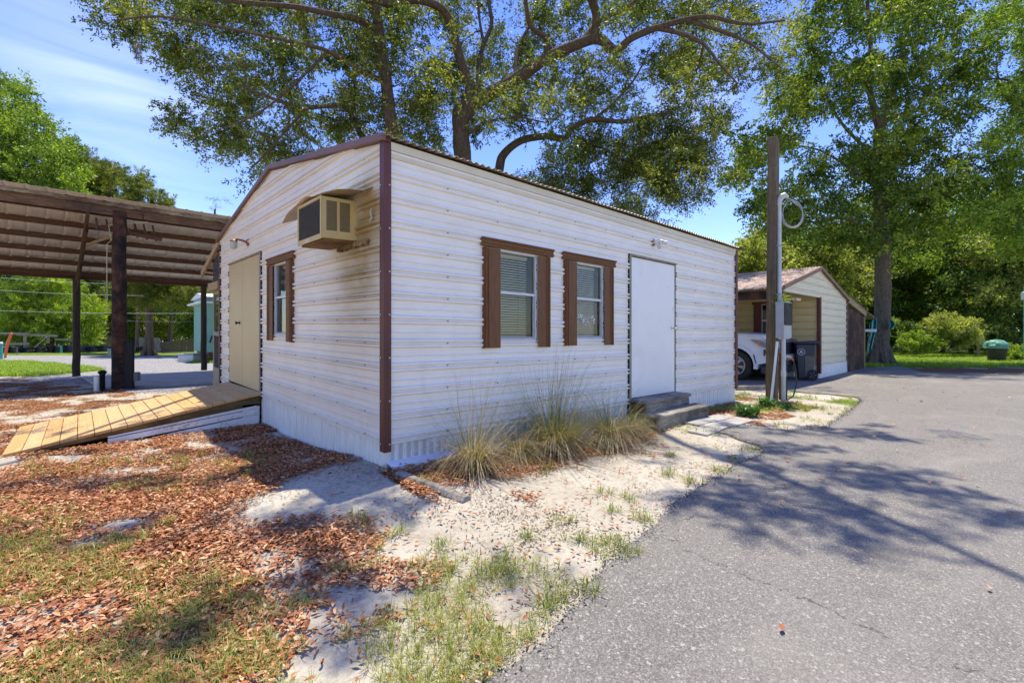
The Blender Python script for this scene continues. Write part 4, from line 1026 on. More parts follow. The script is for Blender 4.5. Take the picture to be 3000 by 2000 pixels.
MB().box(19.1, 20.9, 3.5, 3.55, -.2, 1.7).build('rear_wall', 'ply', lt)
a_ = at(2533, 968, 17.2); b_ = at(2568, 968, 17.0)
tag(MB().beam(a_, b_, .12, .1).build('white_board', 'white', None, bevel=.008), 'short white board sticking out level from the plywood lean-to', 'board')
G = [[at(2548 - 9*j/10 + (19 + 4*math.sin(j*.5))*i/8, 945 - 2*i + 95*j/10, 17.6 + .12*math.sin(i*1.3 + j*.2)) for i in range(9)] for j in range(11)]
tag(MB().sheet(G).build('mint_tarp', 'tarp', None, smooth=True, solid=.01), 'mint green tarp hanging beside the big tree trunk under the lean-to', 'tarp')
G = [[at(2607 + (i/4)*(14*math.sin(j/6*3.1)+2), 935 + 30*j/6, 18.6 + .2*math.sin(i)) for i in range(5)] for j in range(7)]
tag(MB().sheet(G).build('tarp_scrap', 'tarp', None, smooth=True, solid=.01), 'small mint tarp scrap showing right of the big tree trunk', 'tarp')

# ================================================================== PICKUP
TX, TY = 11.3, 1.68        # near side plane, front wheel centre
tk = thing('pickup_truck', 'white pickup truck parked nose out under the shed roof', 'pickup truck', (TX + 1, TY + 1.8, -.165))
gz = -.165; WR = .405
def arch(cy, r, n=12, z0=.28): return [(cy + r*math.cos(t), gz + WR + r*math.sin(t)) for t in np.linspace(R_(-8), R_(188), n)]
def body():
    P = [(TY-.98, gz+.62), (TY-1.0, gz+.75), (TY-.96, gz+.98), (TY-.86, gz+1.18), (TY-.7, gz+1.27), (TY+.1, gz+1.335), (TY+1.05, gz+1.36), (TY+1.15, gz+1.36)]
    P += [(TY+4.9, gz+1.38), (TY+4.95, gz+.6), (TY+4.4, gz+.5)]
    P += [(a, b) for a, b in reversed(arch(TY+3.7, .5)[::-1])][::1]
    P += [(TY+3.1, gz+.36), (TY+.6, gz+.36)]
    P += arch(TY, .5)
    P += [(TY-.55, gz+.45), (TY-.9, gz+.5)]
    return P
P = body(); x0, x1 = TX + .02, TX + 1.98; mb = MB(); n = len(P); secs = []
for (x, sc_, ins) in ((x0 + .06, 1, .05), (x0, 1, 0), (x0 + .35, 1, 0), (x1 - .35, 1, 0), (x1, 1, 0), (x1 - .06, 1, .05)):
    sec = []
    for (y, z) in P:
        nose = max(0, 1 - (y - (TY-1.)) / .5); cx_d = abs(x - (TX + 1)) / 1.
        yy = y + nose * .16 * cx_d**3; zz_2 = z - (.05 * cx_d**2 if z > gz + 1.1 else 0) - (ins if z > gz + 1. else 0)
        sec.append((x, yy, zz_2))
    secs.append(sec)
mb.add([p for s_ in secs for p in s_], [(i*n+k, i*n+(k+1)%n, (i+1)*n+(k+1)%n, (i+1)*n+k) for i in range(5) for k in range(n)] + [tuple(range(n-1, -1, -1)), tuple(5*n+k for k in range(n))])
mb.build('body', 'truckw', tk, bevel=.015, smooth=True)
cabp = [(TY+.75, gz+1.36), (TY+1.5, gz+1.86), (TY+1.8, gz+1.93), (TY+3.0, gz+1.93), (TY+3.25, gz+1.36)]
mb = MB(); n = 5
mb.add([(TX + (.1 if z < gz+1.5 else .28), y, z) for y, z in cabp] + [(TX + 2 - (.1 if z < gz+1.5 else .28), y, z) for y, z in cabp], [(4,3,2,1,0), (5,6,7,8,9)] + [(i, (i+1)%5, 5+(i+1)%5, 5+i) for i in range(5)])
mb.build('cab', 'truckw', tk, bevel=.04)
MB().add([(TX+.22, TY+.79, gz+1.4), (TX+1.78, TY+.79, gz+1.4), (TX+1.66, TY+1.47, gz+1.855), (TX+.34, TY+1.47, gz+1.855)], [(0,1,2,3)]).build('windscreen', 'darkglass', tk, solid=.01)
for (ya, yb) in ((TY+1.1, TY+1.95), (TY+2.05, TY+2.95)):
    MB().add([(TX+.105, ya, gz+1.4), (TX+.105, yb, gz+1.4), (TX+.255, yb-.05, gz+1.82), (TX+.245, ya+.35, gz+1.8)], [(0,1,2,3)]).build('side_window', 'darkglass', tk, solid=.01)
MB().box(TX-.22, TX+.02, TY+1.15, TY+1.3, gz+1.3, gz+1.55).build('mirror', 'truckw', tk, bevel=.03)
# flare, light, bumper, grille
for cy in (TY, TY+3.7):
    fl_ = MB(); o_ = arch(cy, .57, 14); i_ = arch(cy, .485, 14); m2 = len(o_)
    fl_.add([(TX-.03, *p) for p in o_] + [(TX-.03, *p) for p in i_] + [(TX+.12, *p) for p in o_] + [(TX+.12, *p) for p in i_],
            [(k, k+1, m2+k+1, m2+k) for k in range(m2-1)] + [(k, 2*m2+k, 2*m2+k+1, k+1) for k in range(m2-1)] + [(m2+k, m2+k+1, 3*m2+k+1, 3*m2+k) for k in range(m2-1)])
    fl_.build('wheel_flare', 'truckw', tk, smooth=True)
    MB().box(TX+.3, TX+1.7, cy-.46, cy+.46, gz+.3, gz+.9).build('wheel_well', 'seal', tk)
    for sx_ in (TX + .02, TX + 1.70):
        wo = MB().tube([(sx_, cy, gz+WR), (sx_+.02, cy, gz+WR), (sx_+.04, cy, gz+WR), (sx_+.24, cy, gz+WR), (sx_+.27, cy, gz+WR)], [.3, .375, .4, .4, .37], 32).build('wheel', 'tyre', tk, smooth=True)
        if sx_ < TX + 1:
            MB().tube([(sx_-.004, cy, gz+WR), (sx_+.0, cy, gz+WR), (sx_+.02, cy, gz+WR)], [.25, .255, .255], 28).build('rim', 'truckb', wo, smooth=True)
            sp_ = MB()
            for k in range(6):
                a_ = R_(60*k + 12)
                for da in (-.13, .13):
                    c1_ = np.array([sx_-.012, cy + .06*math.cos(a_), gz+WR + .06*math.sin(a_)]); c2_ = np.array([sx_-.012, cy + .245*math.cos(a_+da), gz+WR + .245*math.sin(a_+da)])
                    MB().beam(c1_, c2_, .03, .04, up=(1, 0, 0)).build('spoke', 'rim', wo, bevel=.004)
            MB().tube([(sx_-.03, cy, gz+WR), (sx_-.0, cy, gz+WR)], .065, 16).build('hub', 'rim', wo, smooth=True)
            MB().tube([(sx_-.012 , cy + .245*math.cos(t), gz+WR + .245*math.sin(t)) for t in np.linspace(0, 6.283, 30)], .016, 6).build('rim_lip', 'rim', wo, smooth=True)
hl = MB().add([(TX-.004, TY-.38, gz+1.12), (TX+.0, TY-.62, gz+1.1), (TX+.07, TY-.87, gz+1.06), (TX+.3, TY-.985, gz+1.05), (TX+.3, TY-.995, gz+.9), (TX+.06, TY-.885, gz+.88), (TX+.0, TY-.7, gz+.92)], [(0,1,6), (1,2,5,6), (2,3,4,5)]).build('headlight', 'lampglass', tk, solid=.03)
MB().add([(TX-.02, TY-.5, gz+1.07), (TX-.02, TY-.66, gz+1.045), (TX-.02, TY-.66, gz+.99), (TX-.02, TY-.56, gz+1.02)], [(0,1,2,3)]).build('turn_signal', 'amber', hl, solid=.01)
MB().box(TX+1.55, TX+1.95, TY-.99, TY-.9, gz+.9, gz+1.06).build('headlight', 'lampglass', tk, bevel=.02)
MB().box(TX+.28, TX+1.72, TY-1.01, TY-.9, gz+.72, gz+1.12).build('grille', 'truckb', tk, bevel=.02)
gs = MB()
for k in range(6): gs.box(TX+.3, TX+1.7, TY-1.02, TY-1.008, gz+.75+.06*k, gz+.765+.06*k)
kind(gs.build('grille_bars', 'chrome', tk), 'stuff')
MB().box(TX+.06, TX+1.94, TY-1.06, TY-.9, gz+.56, gz+.7).build('bumper', 'truckw', tk, bevel=.03)
MB().box(TX+.03, TX+1.97, TY-.98, TY-.62, gz+.2, gz+.42).build('lower_valance', 'truckb', tk, bevel=.04)
MB().box(TX+.1, TX+1.9, TY-1.02, TY-.8, gz+.4, gz+.56).build('lower_grille', 'truckb', tk, bevel=.02)
MB().add([(TX-.003, TY-.72, gz+.86), (TX-.003, TY-.8, gz+.85), (TX-.003, TY-.76, gz+.7), (TX-.003, TY-.72, gz+.68)], [(0,1,2,3)]).build('bumper_vent', 'truckb', tk, solid=.02)
MB().add([(TX-.034, TY-.47, gz+.72), (TX-.034, TY-.5, gz+.72), (TX-.02, TY-.56, gz+.48), (TX-.02, TY-.53, gz+.48)], [(0,1,2,3)]).build('fender_vent', 'truckb', tk, solid=.02)

# ================================================================== BINS
bc = gnd(2343, 1111); bc = np.array([12.66, .4, -.145])
bn = thing('wheeled_bin', 'navy wheeled rubbish bin with an oval white decal before the pickup', 'rubbish bin', bc)
def rb(p): return (p[0], p[1], p[2])
ba = R_(-64)
def B2(mb): return mb.xf(lambda p: (bc[0] + (p[0]-bc[0])*.8, bc[1] + (p[1]-bc[1])*.78, p[2])).rotz(ba, bc)
B2(MB().hexa([(bc[0]-.22, bc[1]-.24, bc[2]+.03), (bc[0]+.22, bc[1]-.24, bc[2]+.03), (bc[0]+.22, bc[1]+.2, bc[2]+.03), (bc[0]-.22, bc[1]+.2, bc[2]+.03)],
             [(bc[0]-.3, bc[1]-.33, bc[2]+.98), (bc[0]+.3, bc[1]-.33, bc[2]+.98), (bc[0]+.3, bc[1]+.33, bc[2]+.98), (bc[0]-.3, bc[1]+.33, bc[2]+.98)])).build('body', 'bin', bn, bevel=.03)
B2(MB().hexa([(bc[0]-.32, bc[1]-.35, bc[2]+.98), (bc[0]+.42, bc[1]-.35, bc[2]+.98), (bc[0]+.42, bc[1]+.35, bc[2]+.98), (bc[0]-.32, bc[1]+.35, bc[2]+.98)],
             [(bc[0]-.3, bc[1]-.33, bc[2]+1.03), (bc[0]+.36, bc[1]-.33, bc[2]+1.06), (bc[0]+.36, bc[1]+.33, bc[2]+1.06), (bc[0]-.3, bc[1]+.33, bc[2]+1.03)])).build('lid', 'bin', bn, bevel=.012)
B2(MB().tube([(bc[0]+.4, bc[1]-.3, bc[2]+.95), (bc[0]+.4, bc[1]+.3, bc[2]+.95)], .02, 8)).build('handle', 'bin', bn, smooth=True)
B2(MB().hexa([(bc[0]-.02, bc[1]-.26, bc[2]+.1), (bc[0]+.2, bc[1]-.26, bc[2]+.1), (bc[0]+.2, bc[1]-.2, bc[2]+.1), (bc[0]-.02, bc[1]-.2, bc[2]+.1)],
             [(bc[0]-.04, bc[1]-.315, bc[2]+.66), (bc[0]+.27, bc[1]-.315, bc[2]+.66), (bc[0]+.27, bc[1]-.2, bc[2]+.66), (bc[0]-.04, bc[1]-.2, bc[2]+.66)])).build('side_panel', 'bingrey', bn, bevel=.01)
for s_ in (-.29, .27):
    wv = B2(MB().tube([(bc[0]+.2, bc[1]+s_-.03, bc[2]+.145), (bc[0]+.2, bc[1]+s_+.04, bc[2]+.145)], .148, 22)).build('wheel', 'seal', bn, smooth=True)
    for k in range(5):
        a_ = 1.256*k; B2(MB().beam((bc[0]+.2+.03*math.cos(a_), bc[1]+s_-.034, bc[2]+.145+.03*math.sin(a_)), (bc[0]+.2+.12*math.cos(a_), bc[1]+s_-.034, bc[2]+.145+.12*math.sin(a_)), .02, .01, up=(0, 1, 0))).build('spoke', 'bingrey', wv)
dn = B2(MB().tube([(bc[0]-.14 + .11*math.cos(t), bc[1]-.312 + .0*t, bc[2]+.76 + .075*math.sin(t)) for t in np.linspace(0, 6.283, 26)], .008, 5)).build('decal_ring', 'decal', bn)
B2(MB().prism([(bc[0]-.2, bc[2]+.73), (bc[0]-.14, bc[2]+.8), (bc[0]-.08, bc[2]+.73), (bc[0]-.14, bc[2]+.745)], 1, bc[1]-.318, bc[1]-.30)).build('decal', 'decal', bn)
tcn = gnd(2920, 1060); D_ = 1.
tn = thing('trash_can', 'black trash can topped by a green bag at the wood edge', 'trash can', tcn)
MB().tube([tcn, tcn + (0, 0, .03), tcn + (0, 0, .68), tcn + (0, 0, .72)], [.26, .28, .36, .375], 24).build('can', 'canp', tn, smooth=True)
rr = []
for i in range(7):
    t = i / 6; rr.append(((.41 * math.cos(t * 1.45)**.6 if t < 1 else .12)))
bgm = MB().tube([tcn + np.array([0, 0, .62 + .36 * math.sin(i / 6 * 1.5)]) for i in range(7)], [r * 1.0 for r in rr], 26)
bgm.xf(lambda p: tuple(np.array(p) + .11 * np.array([noise.noise(Vector(p)*7), noise.noise(Vector(p)*7 + Vector((9, 0, 0))), .5*noise.noise(Vector(p)*8)])))
bgm.build('bag', 'bag', tn, smooth=True)
gq = gnd(2866, 1022); gq = at(2866, 1002, 26)
gr_ = thing('outdoor_grill', 'small white and red grill on a shelf at the wood edge', 'grill', gq)
MB().box(gq[0]-.35, gq[0]+.35, gq[1]-.3, gq[1]+.3, gq[2]-.12, gq[2]+.02).build('tray', 'white', gr_, bevel=.02); MB().box(gq[0]-.33, gq[0]+.33, gq[1]-.25, gq[1]+.25, gq[2]+.02, gq[2]+.2).build('lid', 'alum', gr_, bevel=.05)
MB().box(gq[0]-.5, gq[0]+.45, gq[1]-.32, gq[1]+.32, gq[2]-.16, gq[2]-.12).build('shelf', 'lumber', gr_)
for s_ in (-.4, .35): MB().box(gq[0]+s_, gq[0]+s_+.06, gq[1]-.05, gq[1]+.05, -.2, gq[2]-.16).build('leg', 'lumber', gr_)
MB().beam(gq + RT*.42 + np.array([0, 0, -.1]), gq + RT*.5 + np.array([0, 0, .03]), .1, .1, up=FW).build('end_panel', 'orange', gr_)
mp_ = gnd(3004, 1060); mq = thing('mint_post', 'mint green post with a white cap cut by the right edge of the view', 'post', mp_)
MB().box(mp_[0]-.06, mp_[0]+.06, mp_[1]-.06, mp_[1]+.06, -.2, 3.2).build('shaft', 'mintp', mq); MB().box(mp_[0]-.14, mp_[0]+.14, mp_[1]-.14, mp_[1]+.14, 2.6, 2.95).build('cap', 'white', mq, bevel=.02)

# ================================================================== BEYOND THE CARPORT
ZG = -.17
def px_box(name, m, x0, x1, yb, yt, D, dep, label, cat, lid=None, group=None):
    p = at((x0+x1)/2, yb, D); w_ = (x1-x0)/F*D; h_ = (yb-yt)/F*D
    t = thing(name, label, cat, p, group)
    def f(q): return tuple(p + RT*q[0] + FW*q[1] + np.array([0, 0, q[2]]))
    MB().box(-w_/2, w_/2, 0, dep, -.03, h_*.84).xf(f).build('body', m, t, bevel=.01)
    MB().box(-w_/2-.02, w_/2+.02, -.02, dep+.02, h_*.84, h_).xf(f).build('lid', lid or m, t, bevel=.01)
    for k in range(5): MB().box(-w_/2+.02, w_/2-.02, -.012, .0, h_*(.1 + .145*k), h_*(.16 + .145*k)).xf(f).build('rib', m, t)
    return t
px_box('storage_crate', 'boxw', 521, 566, 1063, 1036, 20.5, .5, 'pale grey ribbed crate with a lid on the grass, nearer of two', 'crate', 'box')
px_box('storage_crate', 'boxt', 560, 605, 1060, 1034, 21.6, .5, 'tan ribbed crate just behind the grey one by the rear post', 'crate', 'boxw')
px_box('utility_cabinet', 'util', 315, 334, 1048, 1021, 24.5, .5, 'low sage green utility cabinet standing on the gravel', 'cabinet')
# silt fences
def silt(x0, x1, ya, yb, D0, D1, label):
    G = []
    for i in range(40):
        t = i / 39; D = D0 + (D1 - D0) * t + .15 * math.sin(i * .9); x = x0 + (x1 - x0) * t
        zt = (yb[0] + (yb[1] - yb[0]) * t); zb = ya[0] + (ya[1] - ya[0]) * t
        G.append([at(x, zb + (zt - zb) * j / 5, D + .07 * noise.noise(Vector((i*.5, j*1.2, 0)))) for j in range(6)])
    return tag(MB().sheet(G).build('silt_fence', 'siltf', None, solid=.01), label, 'silt fence')
silt(-60, 150, (1036, 1031), (1018, 1014), 27, 30, 'sagging black silt fence along the far left of the lawn')
silt(146, 340, (1033, 1030), (1011, 1012), 30, 31, 'black silt fence behind the rear carport post')
silt(398, 428, (1033, 1024), (1016, 1012), 29, 30, 'short crumpled piece of black silt fence by the cedar trunk')
def pickets(x0, x1, yb0, yb1, yt0, yt1, D0, D1, m, label, nn, rail=True):
    p0 = at(x0, yb0, D0); t = thing('picket_fence', label, 'fence', p0); random.seed(int(x0))
    for i in range(nn):
        tt = (i + .5) / nn; D = D0 + (D1-D0)*tt; x = x0 + (x1-x0)*tt; w_ = (x1-x0)/nn/F*D*.88
        a_ = at(x, yb0 + (yb1-yb0)*tt, D); b_ = at(x + random.uniform(-1, 1), yt0 + (yt1-yt0)*tt + random.uniform(-1.5, 1.5), D)
        MB().beam(a_ - (0, 0, .1), b_, w_, .03, up=FW).build('picket', m, t)
    if rail: MB().beam(at(x0, yt0 + 9, D0 + .08), at(x1, yt1 + 9, D1 + .08), .05, .09).build('rail', m, t)
    return t
pickets(268, 330, 1014, 1014, 982, 985, 34, 34, 'greyfence', 'pale grey board fence between the lime cedar and the front post', 10)
pickets(400, 468, 1022, 1028, 987, 991, 33, 31, 'greyfence', 'pale grey board fence behind the cedar trunk', 12)
pickets(470, 568, 1026, 1026, 1001, 991, 31, 29, 'brownfence', 'low brown picket fence right of the cedar trunk', 14)
rl = thing('board_railing', 'pale board railing with a diagonal brace below the lime cedar', 'railing', at(60, 1015, 29))
def rbm(a, b, w_=.09, h_=.12, D=29, nm='rail'): MB().beam(at(*a, D), at(*b, D), w_, h_, up=(0, 0, 1) if abs(a[0]-b[0]) > 4 else FW).build(nm, 'greyfence', rl)
rbm((-20, 976), (84, 978)); rbm((50, 980), (168, 984), D=29.2); rbm((-10, 1008), (84, 1007), h_=.14); rbm((74, 1020), (73, 984), D=29.05, nm='post'); rbm((141, 1005), (141, 985), D=29.25, nm='post')
rbm((102, 1017), (136, 987), .05, .06, nm='brace'); rbm((168, 994), (240, 997), .3, .12, D=31)
om = at(15, 1048, 23.5)
tag(MB().tube([om, at(19, 1020, 23.5), at(25, 998, 23.5), at(34, 976, 23.5)], [.05, .055, .06, .05], 8).build('orange_marker', 'orange', None, smooth=True), 'leaning orange marker post on the left lawn', 'marker post')
wp = thing('teal_bollard', 'teal post with a white cap at the left edge of the view', 'bollard', at(0, 1050, 22.5))
MB().tube([at(0, 1052, 22.5), at(0, 1006, 22.5)], .1, 12).build('shaft', 'teal', wp, smooth=True); MB().tube([at(0, 1006, 22.5), at(0, 1001, 22.5)], [.11, .08], 12).build('cap', 'white', wp, smooth=True)
tag(MB().tube([at(180, 1033, 28.5), at(179, 1012, 28.5)], .05, 8).build('teal_stake', 'teal', None), 'short teal stake in front of the black silt fence', 'stake')
tag(MB().tube([at(50, 1040, 26), at(50, 1017, 26)], .02, 6).build('thin_stake', 'greyfence', None), 'thin pale stake near the orange marker', 'stake')
# mint trailer
def loc(D, x, y, z): return None
mt = thing('mint_trailer', 'mint green trailer house with a white framed window behind the porch', 'trailer', at(606, 1056, 21))
mo = at(604, 1031, 20.5)
def mf(q): return tuple(np.array([mo[0], mo[1], 0]) + np.array([q[0], q[1], q[2]]))
MB().box(0, 7, 0, 3, .28, 2.75).xf(mf).build('body', 'mint', mt, bevel=.01)
MB().box(-.25, 7.2, -.25, 3.2, 2.42, 2.5).xf(mf).build('eave', 'white', mt, bevel=.01)
MB().prism([(-.3, 2.7), (1.5, 2.95), (3.3, 2.7)], 0, -.1, 7.2).xf(lambda q: mf((q[0], q[1], q[2]))).build('roof', 'white', mt)
wq = MB().box(-.04, .0, .1, .9, 1.2, 2.0).xf(mf).build('window', 'white', mt); MB().box(-.05, -.04, .2, .8, 1.3, 1.9).xf(mf).build('pane', 'darkglass', wq)
wq = MB().box(.35, 1.4, -.04, .0, 1.15, 2.1).xf(mf).build('window', 'white', mt); MB().box(.5, 1.3, -.05, -.04, 1.28, 1.98).xf(mf).build('pane', 'darkglass', wq)
MB().box(.1, 6.8, .1, 2.8, .15, .28).xf(mf).build('chassis', 'redtrim', mt)
for x_ in (.4, 3, 6): MB().box(x_, x_+.12, .15, .3, -.2, .15).xf(mf).build('jack', 'seal', mt)
MB().beam(mf((.2, -.1, 1.0)), mf((.12, -.12, .7)), .05, .04, up=FW).build('door_latch', 'seal', mt)
ds = thing('dark_shed', 'dark blue-green shed wall half hidden behind the grey fence', 'shed', at(300, 1010, 40))
MB().box(-1.6, 1.6, 0, 2, -.1, 1.9).xf(lambda q: tuple(np.array([*at(300, 1010, 40)[:2], 0]) + RT*q[0] + FW*q[1] + np.array([0, 0, q[2]]))).build('wall', 'darkblue', ds)
MB().prism([(-.3, 1.85), (2.3, 1.85), (1, 2.4)], 0, -1.9, 1.9).xf(lambda q: tuple(np.array([*at(300, 1010, 40)[:2], 0]) + RT*q[0] + FW*q[1] + np.array([0, 0, q[2]]))).build('roof', 'roofh', ds)
# overhead lines
for i, (a_, b_, D) in enumerate((((-150, 904), (650, 917), 20), ((-150, 838), (420, 866), 22), ((-150, 800), (420, 834), 24), ((330, 938), (720, 935), 26))):
    P = [at(a_[0] + (b_[0]-a_[0])*t, a_[1] + (b_[1]-a_[1])*t + 6*math.sin(math.pi*t), D + 2*t) for t in np.linspace(0, 1, 9)]
    lab = ['lowest and longest pale overhead wire seen under the carport', 'middle pale overhead wire crossing the lime cedar', 'highest pale overhead wire seen under the carport', 'short pale wire between the cedar trunk and the porch'][i]
    tag(MB().tube(P, .006, 5).build('overhead_wire', 'whitewire', None, smooth=True), lab, 'wire')

# ================================================================== TREES
def poly_points(poly, D, dD, n, gap=0., sc=.012, seed=0., holes=(), soft=25, shape=None):
    """clump centres filling a crown outline seen from the drive; D is the middle depth"""
    xs_ = [p[0] for p in poly]; ys_ = [p[1] for p in poly]; O = []; tries = 0
    while len(O) < n and tries < n * 60:
        tries += 1
        x = random.uniform(min(xs_) - soft, max(xs_) + soft); y = random.uniform(min(ys_), max(ys_)); jx = x + random.gauss(0, soft * .5); jy = y + random.gauss(0, soft * .5)
        if not inpoly(jx, jy, poly): continue
        if any(((x-h[0])/h[2])**2 + ((y-h[1])/h[3])**2 < random.uniform(.75, 1.1) for h in holes): continue
        if noise.fractal(Vector((x*sc, y*sc, seed)), 1., 2., 3) < gap - .45: continue
        d = D + dD * max(-1, min(1, random.gauss(0, .5)))
        O.append(at(x, y, d))
    return np.array(O)
def crown(C, r, nl, L, Wd, m, parent, droop=.2, twigs=10, flat=.75, spray=0., name='crown', tvar=.22, jit=.1):
    n = len(C); r = np.broadcast_to(np.asarray(r, float), (n,))
    td = unit(n * twigs).reshape(n, twigs, 3); td[:, :, 2] *= flat; td[:, :, 2] -= droop * .5
    ct = rng.uniform(.15, .85, n)
    per = nl // twigs; tot = n * twigs * per
    ci = np.repeat(np.arange(n), twigs * per); ti = np.tile(np.repeat(np.arange(twigs), per), n)
    t = rng.uniform(.12, 1., tot)**.75; base = C[ci] + td[ci, ti] * (r[ci] * t)[:, None] + rng.normal(size=(tot, 3)) * (r[ci] * jit)[:, None]
    d = td[ci, ti] * (.6 + spray) + unit(tot) * (.9 - spray * .6); d[:, 2] -= droop * .5; d /= np.linalg.norm(d, axis=1, keepdims=True)
    V, Fq = leafquads(base, d, L * rng.uniform(.65, 1.3, tot), Wd * rng.uniform(.7, 1.25, tot))
    tint = np.clip(ct[ci] + rng.normal(size=tot) * tvar, 0, 1)
    return fast_mesh(name, V, Fq, m, parent, tint)
def smooth_line(P, k=5):
    P = [np.array(p, float) for p in P]; O = []
    for i in range(len(P) - 1):
        p0 = P[max(i-1, 0)]; p1 = P[i]; p2 = P[i+1]; p3 = P[min(i+2, len(P)-1)]
        for j in range(k):
            t = j / k; O.append(.5*((2*p1) + (-p0+p2)*t + (2*p0-5*p1+4*p2-p3)*t*t + (-p0+3*p1-3*p2+p3)*t**3))
    O.append(P[-1]); return O
def limb(mb, P, r0, r1, n=9, nodes=None, wob=.03):
    L_ = smooth_line(P); m_ = len(L_)
    L_ = [p + wob * r0 * 6 * np.array([noise.noise(Vector(p*1.3)), noise.noise(Vector(p*1.3 + np.array([7, 0, 0]))), 0]) * (0 < i < m_-1) for i, p in enumerate(L_)]
    R__ = [(r0 + (r1-r0) * (i/(m_-1))**.8) * (1 + .12*noise.noise(Vector(L_[i]*2.1))) for i in range(m_)]
    mb.tube(L_, R__, n)
    if nodes is not None: nodes += [(p, r) for p, r in zip(L_, R__)]
def branchlets(mb, nodes, C, frac, rmax=.05, n=5, reach=4.):
    """grow a thin branch from the nearest limb to each clump, nearest clumps first"""
    NP = np.array([p for p, r in nodes]); NR = np.array([r for p, r in nodes])
    order = np.argsort([np.min(np.linalg.norm(NP - c, axis=1)) for c in C])
    for i in order:
        if random.random() > frac: continue
        c = C[i]; d = np.linalg.norm(NP - c, axis=1); k = int(np.argmin(d))
        if d[k] < .25 or d[k] > reach: continue
        a = NP[k]; r0 = min(rmax, NR[k] * .75, .012 + d[k] * .016); mid = (a + c) / 2 + np.array([random.uniform(-.12, .12), random.uniform(-.12, .12), random.uniform(-.05, .22)]) * d[k]
        q = [a, a*.5 + mid*.5 + unit(1)[0]*.05*d[k], mid, mid*.5 + c*.5 + unit(1)[0]*.06*d[k], c]
        mb.tube(q, [r0, r0*.85, r0*.65, r0*.45, .006], n, cap=False)
        NP = np.vstack([NP, q[2], q[3], q[4]]); NR = np.concatenate([NR, [r0*.7, r0*.5, .01]])
def P_(*pts): return [at(*p) for p in pts]

# --- the big live oak behind the house
oak = thing('live_oak', 'big live oak with a long arching limb rising behind the long white house', 'tree', at(1352, 1035, 15.5))
nodes = []; tm = MB(); b0 = at(1352, 1040, 15.5); b0[2] = -.3
limb(tm, [b0, at(1352, 700, 15.5), at(1354, 470, 15.5), at(1350, 385, 15.5), at(1352, 318, 15.4)], .34, .25, 14, nodes)
limb(tm, P_((1358, 345, 15.5), (1378, 312, 15.4), (1430, 278, 15.2), (1510, 232, 14.9), (1600, 172, 14.5), (1690, 132, 14), (1755, 115, 13.6), (1805, 148, 13.3), (1850, 112, 13), (1925, 82, 12.5), (2010, 58, 12), (2085, 50, 11.6), (2190, 70, 11.3), (2300, 60, 11)), .27, .02, 12, nodes, .02)
limb(tm, P_((1925, 82, 12.5), (2000, 100, 12.2), (2060, 130, 12), (2110, 190, 11.8), (2160, 245, 11.5)), .08, .02, 7, nodes)
limb(tm, P_((2010, 58, 12), (2110, 90, 11.6), (2200, 130, 11.4), (2290, 200, 11)), .07, .015, 7, nodes)
limb(tm, P_((1738, 122, 13.7), (1748, 60, 13.4), (1735, 5, 13), (1700, -70, 12.2), (1690, -180, 11.4)), .15, .08, 10, nodes)
limb(tm, P_((1352, 325, 15.4), (1378, 262, 15.3), (1362, 215, 15.2), (1335, 130, 15), (1322, 70, 14.8), (1288, 22, 14.5), (1215, 0, 14), (1140, 10, 13.6), (1060, -10, 13)), .19, .09, 11, nodes)
limb(tm, P_((1405, 290, 15.3), (1403, 190, 15.8), (1418, 130, 16), (1440, 70, 16), (1432, 0, 16), (1440, -90, 16)), .1, .05, 8, nodes)
limb(tm, P_((1418, 130, 16), (1405, 60, 16), (1398, -10, 16), (1380, -80, 16)), .06, .03, 7, nodes)
limb(tm, P_((1603, 165, 14.5), (1600, 115, 14.2), (1560, 85, 13.8), (1545, 40, 13.4), (1535, -60, 13)), .11, .05, 8, nodes)
limb(tm, P_((1510, 225, 14.9), (1515, 150, 15.2), (1540, 95, 15.4), (1580, 30, 15.6), (1640, -40, 15.8)), .08, .03, 8, nodes)
limb(tm, P_((1700, 125, 14), (1760, 60, 14.4), (1840, 20, 14.6), (1900, -40, 14.6)), .09, .04, 8, nodes)
limb(tm, P_((1360, 392, 15.5), (1385, 385, 15.3), (1425, 358, 15), (1465, 350, 14.8), (1520, 344, 14.5), (1600, 360, 14.2)), .075, .02, 8, nodes)
limb(tm, P_((1500, 240, 14.9), (1520, 290, 14.6), (1540, 330, 14.3)), .045, .015, 6, nodes)
# limbs reaching forward over the yard and the drive, above the view
for q in (((1735, 5, 13), (2.2, 10.5, 10.5), (2.6, 8.2, 11.0), (3.2, 6.2, 10.8), (3.4, 4.4, 10.3)), ((1535, -60, 13), (.2, 10, 10.8), (-.3, 7.5, 11.2), (-.6, 5.4, 11.0)), ((1060, -10, 13), (-4.0, 10.4, 10.5), (-4.2, 8, 11), (-4.4, 5.8, 10.8))):
    pts = [at(*q[0])] + [cw(a, b_, c) for a, b_, c in q[1:]]; limb(tm, pts, .11, .03, 8, nodes)
    q_ = pts
OAKP = [(1130, -120), (1150, 90), (1230, 250), (1250, 470), (1330, 480), (1420, 400), (1600, 430), (1680, 480), (1900, 560), (2040, 560), (2120, 480), (2100, 380), (2160, 300), (2190, 200), (2280, 230), (2330, 120), (2330, -120)]
HO = [(1480, 405, 85, 48), (1600, 395, 60, 26), (1300, 120, 28, 55), (1450, 45, 40, 30), (1740, 30, 20, 60), (2230, 20, 40, 50), (1620, 100, 26, 22), (1930, 290, 40, 25), (1210, 60, 30, 25), (1840, 160, 40, 20), (1500, 150, 30, 22), (2150, 90, 30, 20)]
C1 = poly_points(OAKP, 17.2, 2.0, 520, .29, .014, 3., HO, 22)
thin = [c for c in C1]
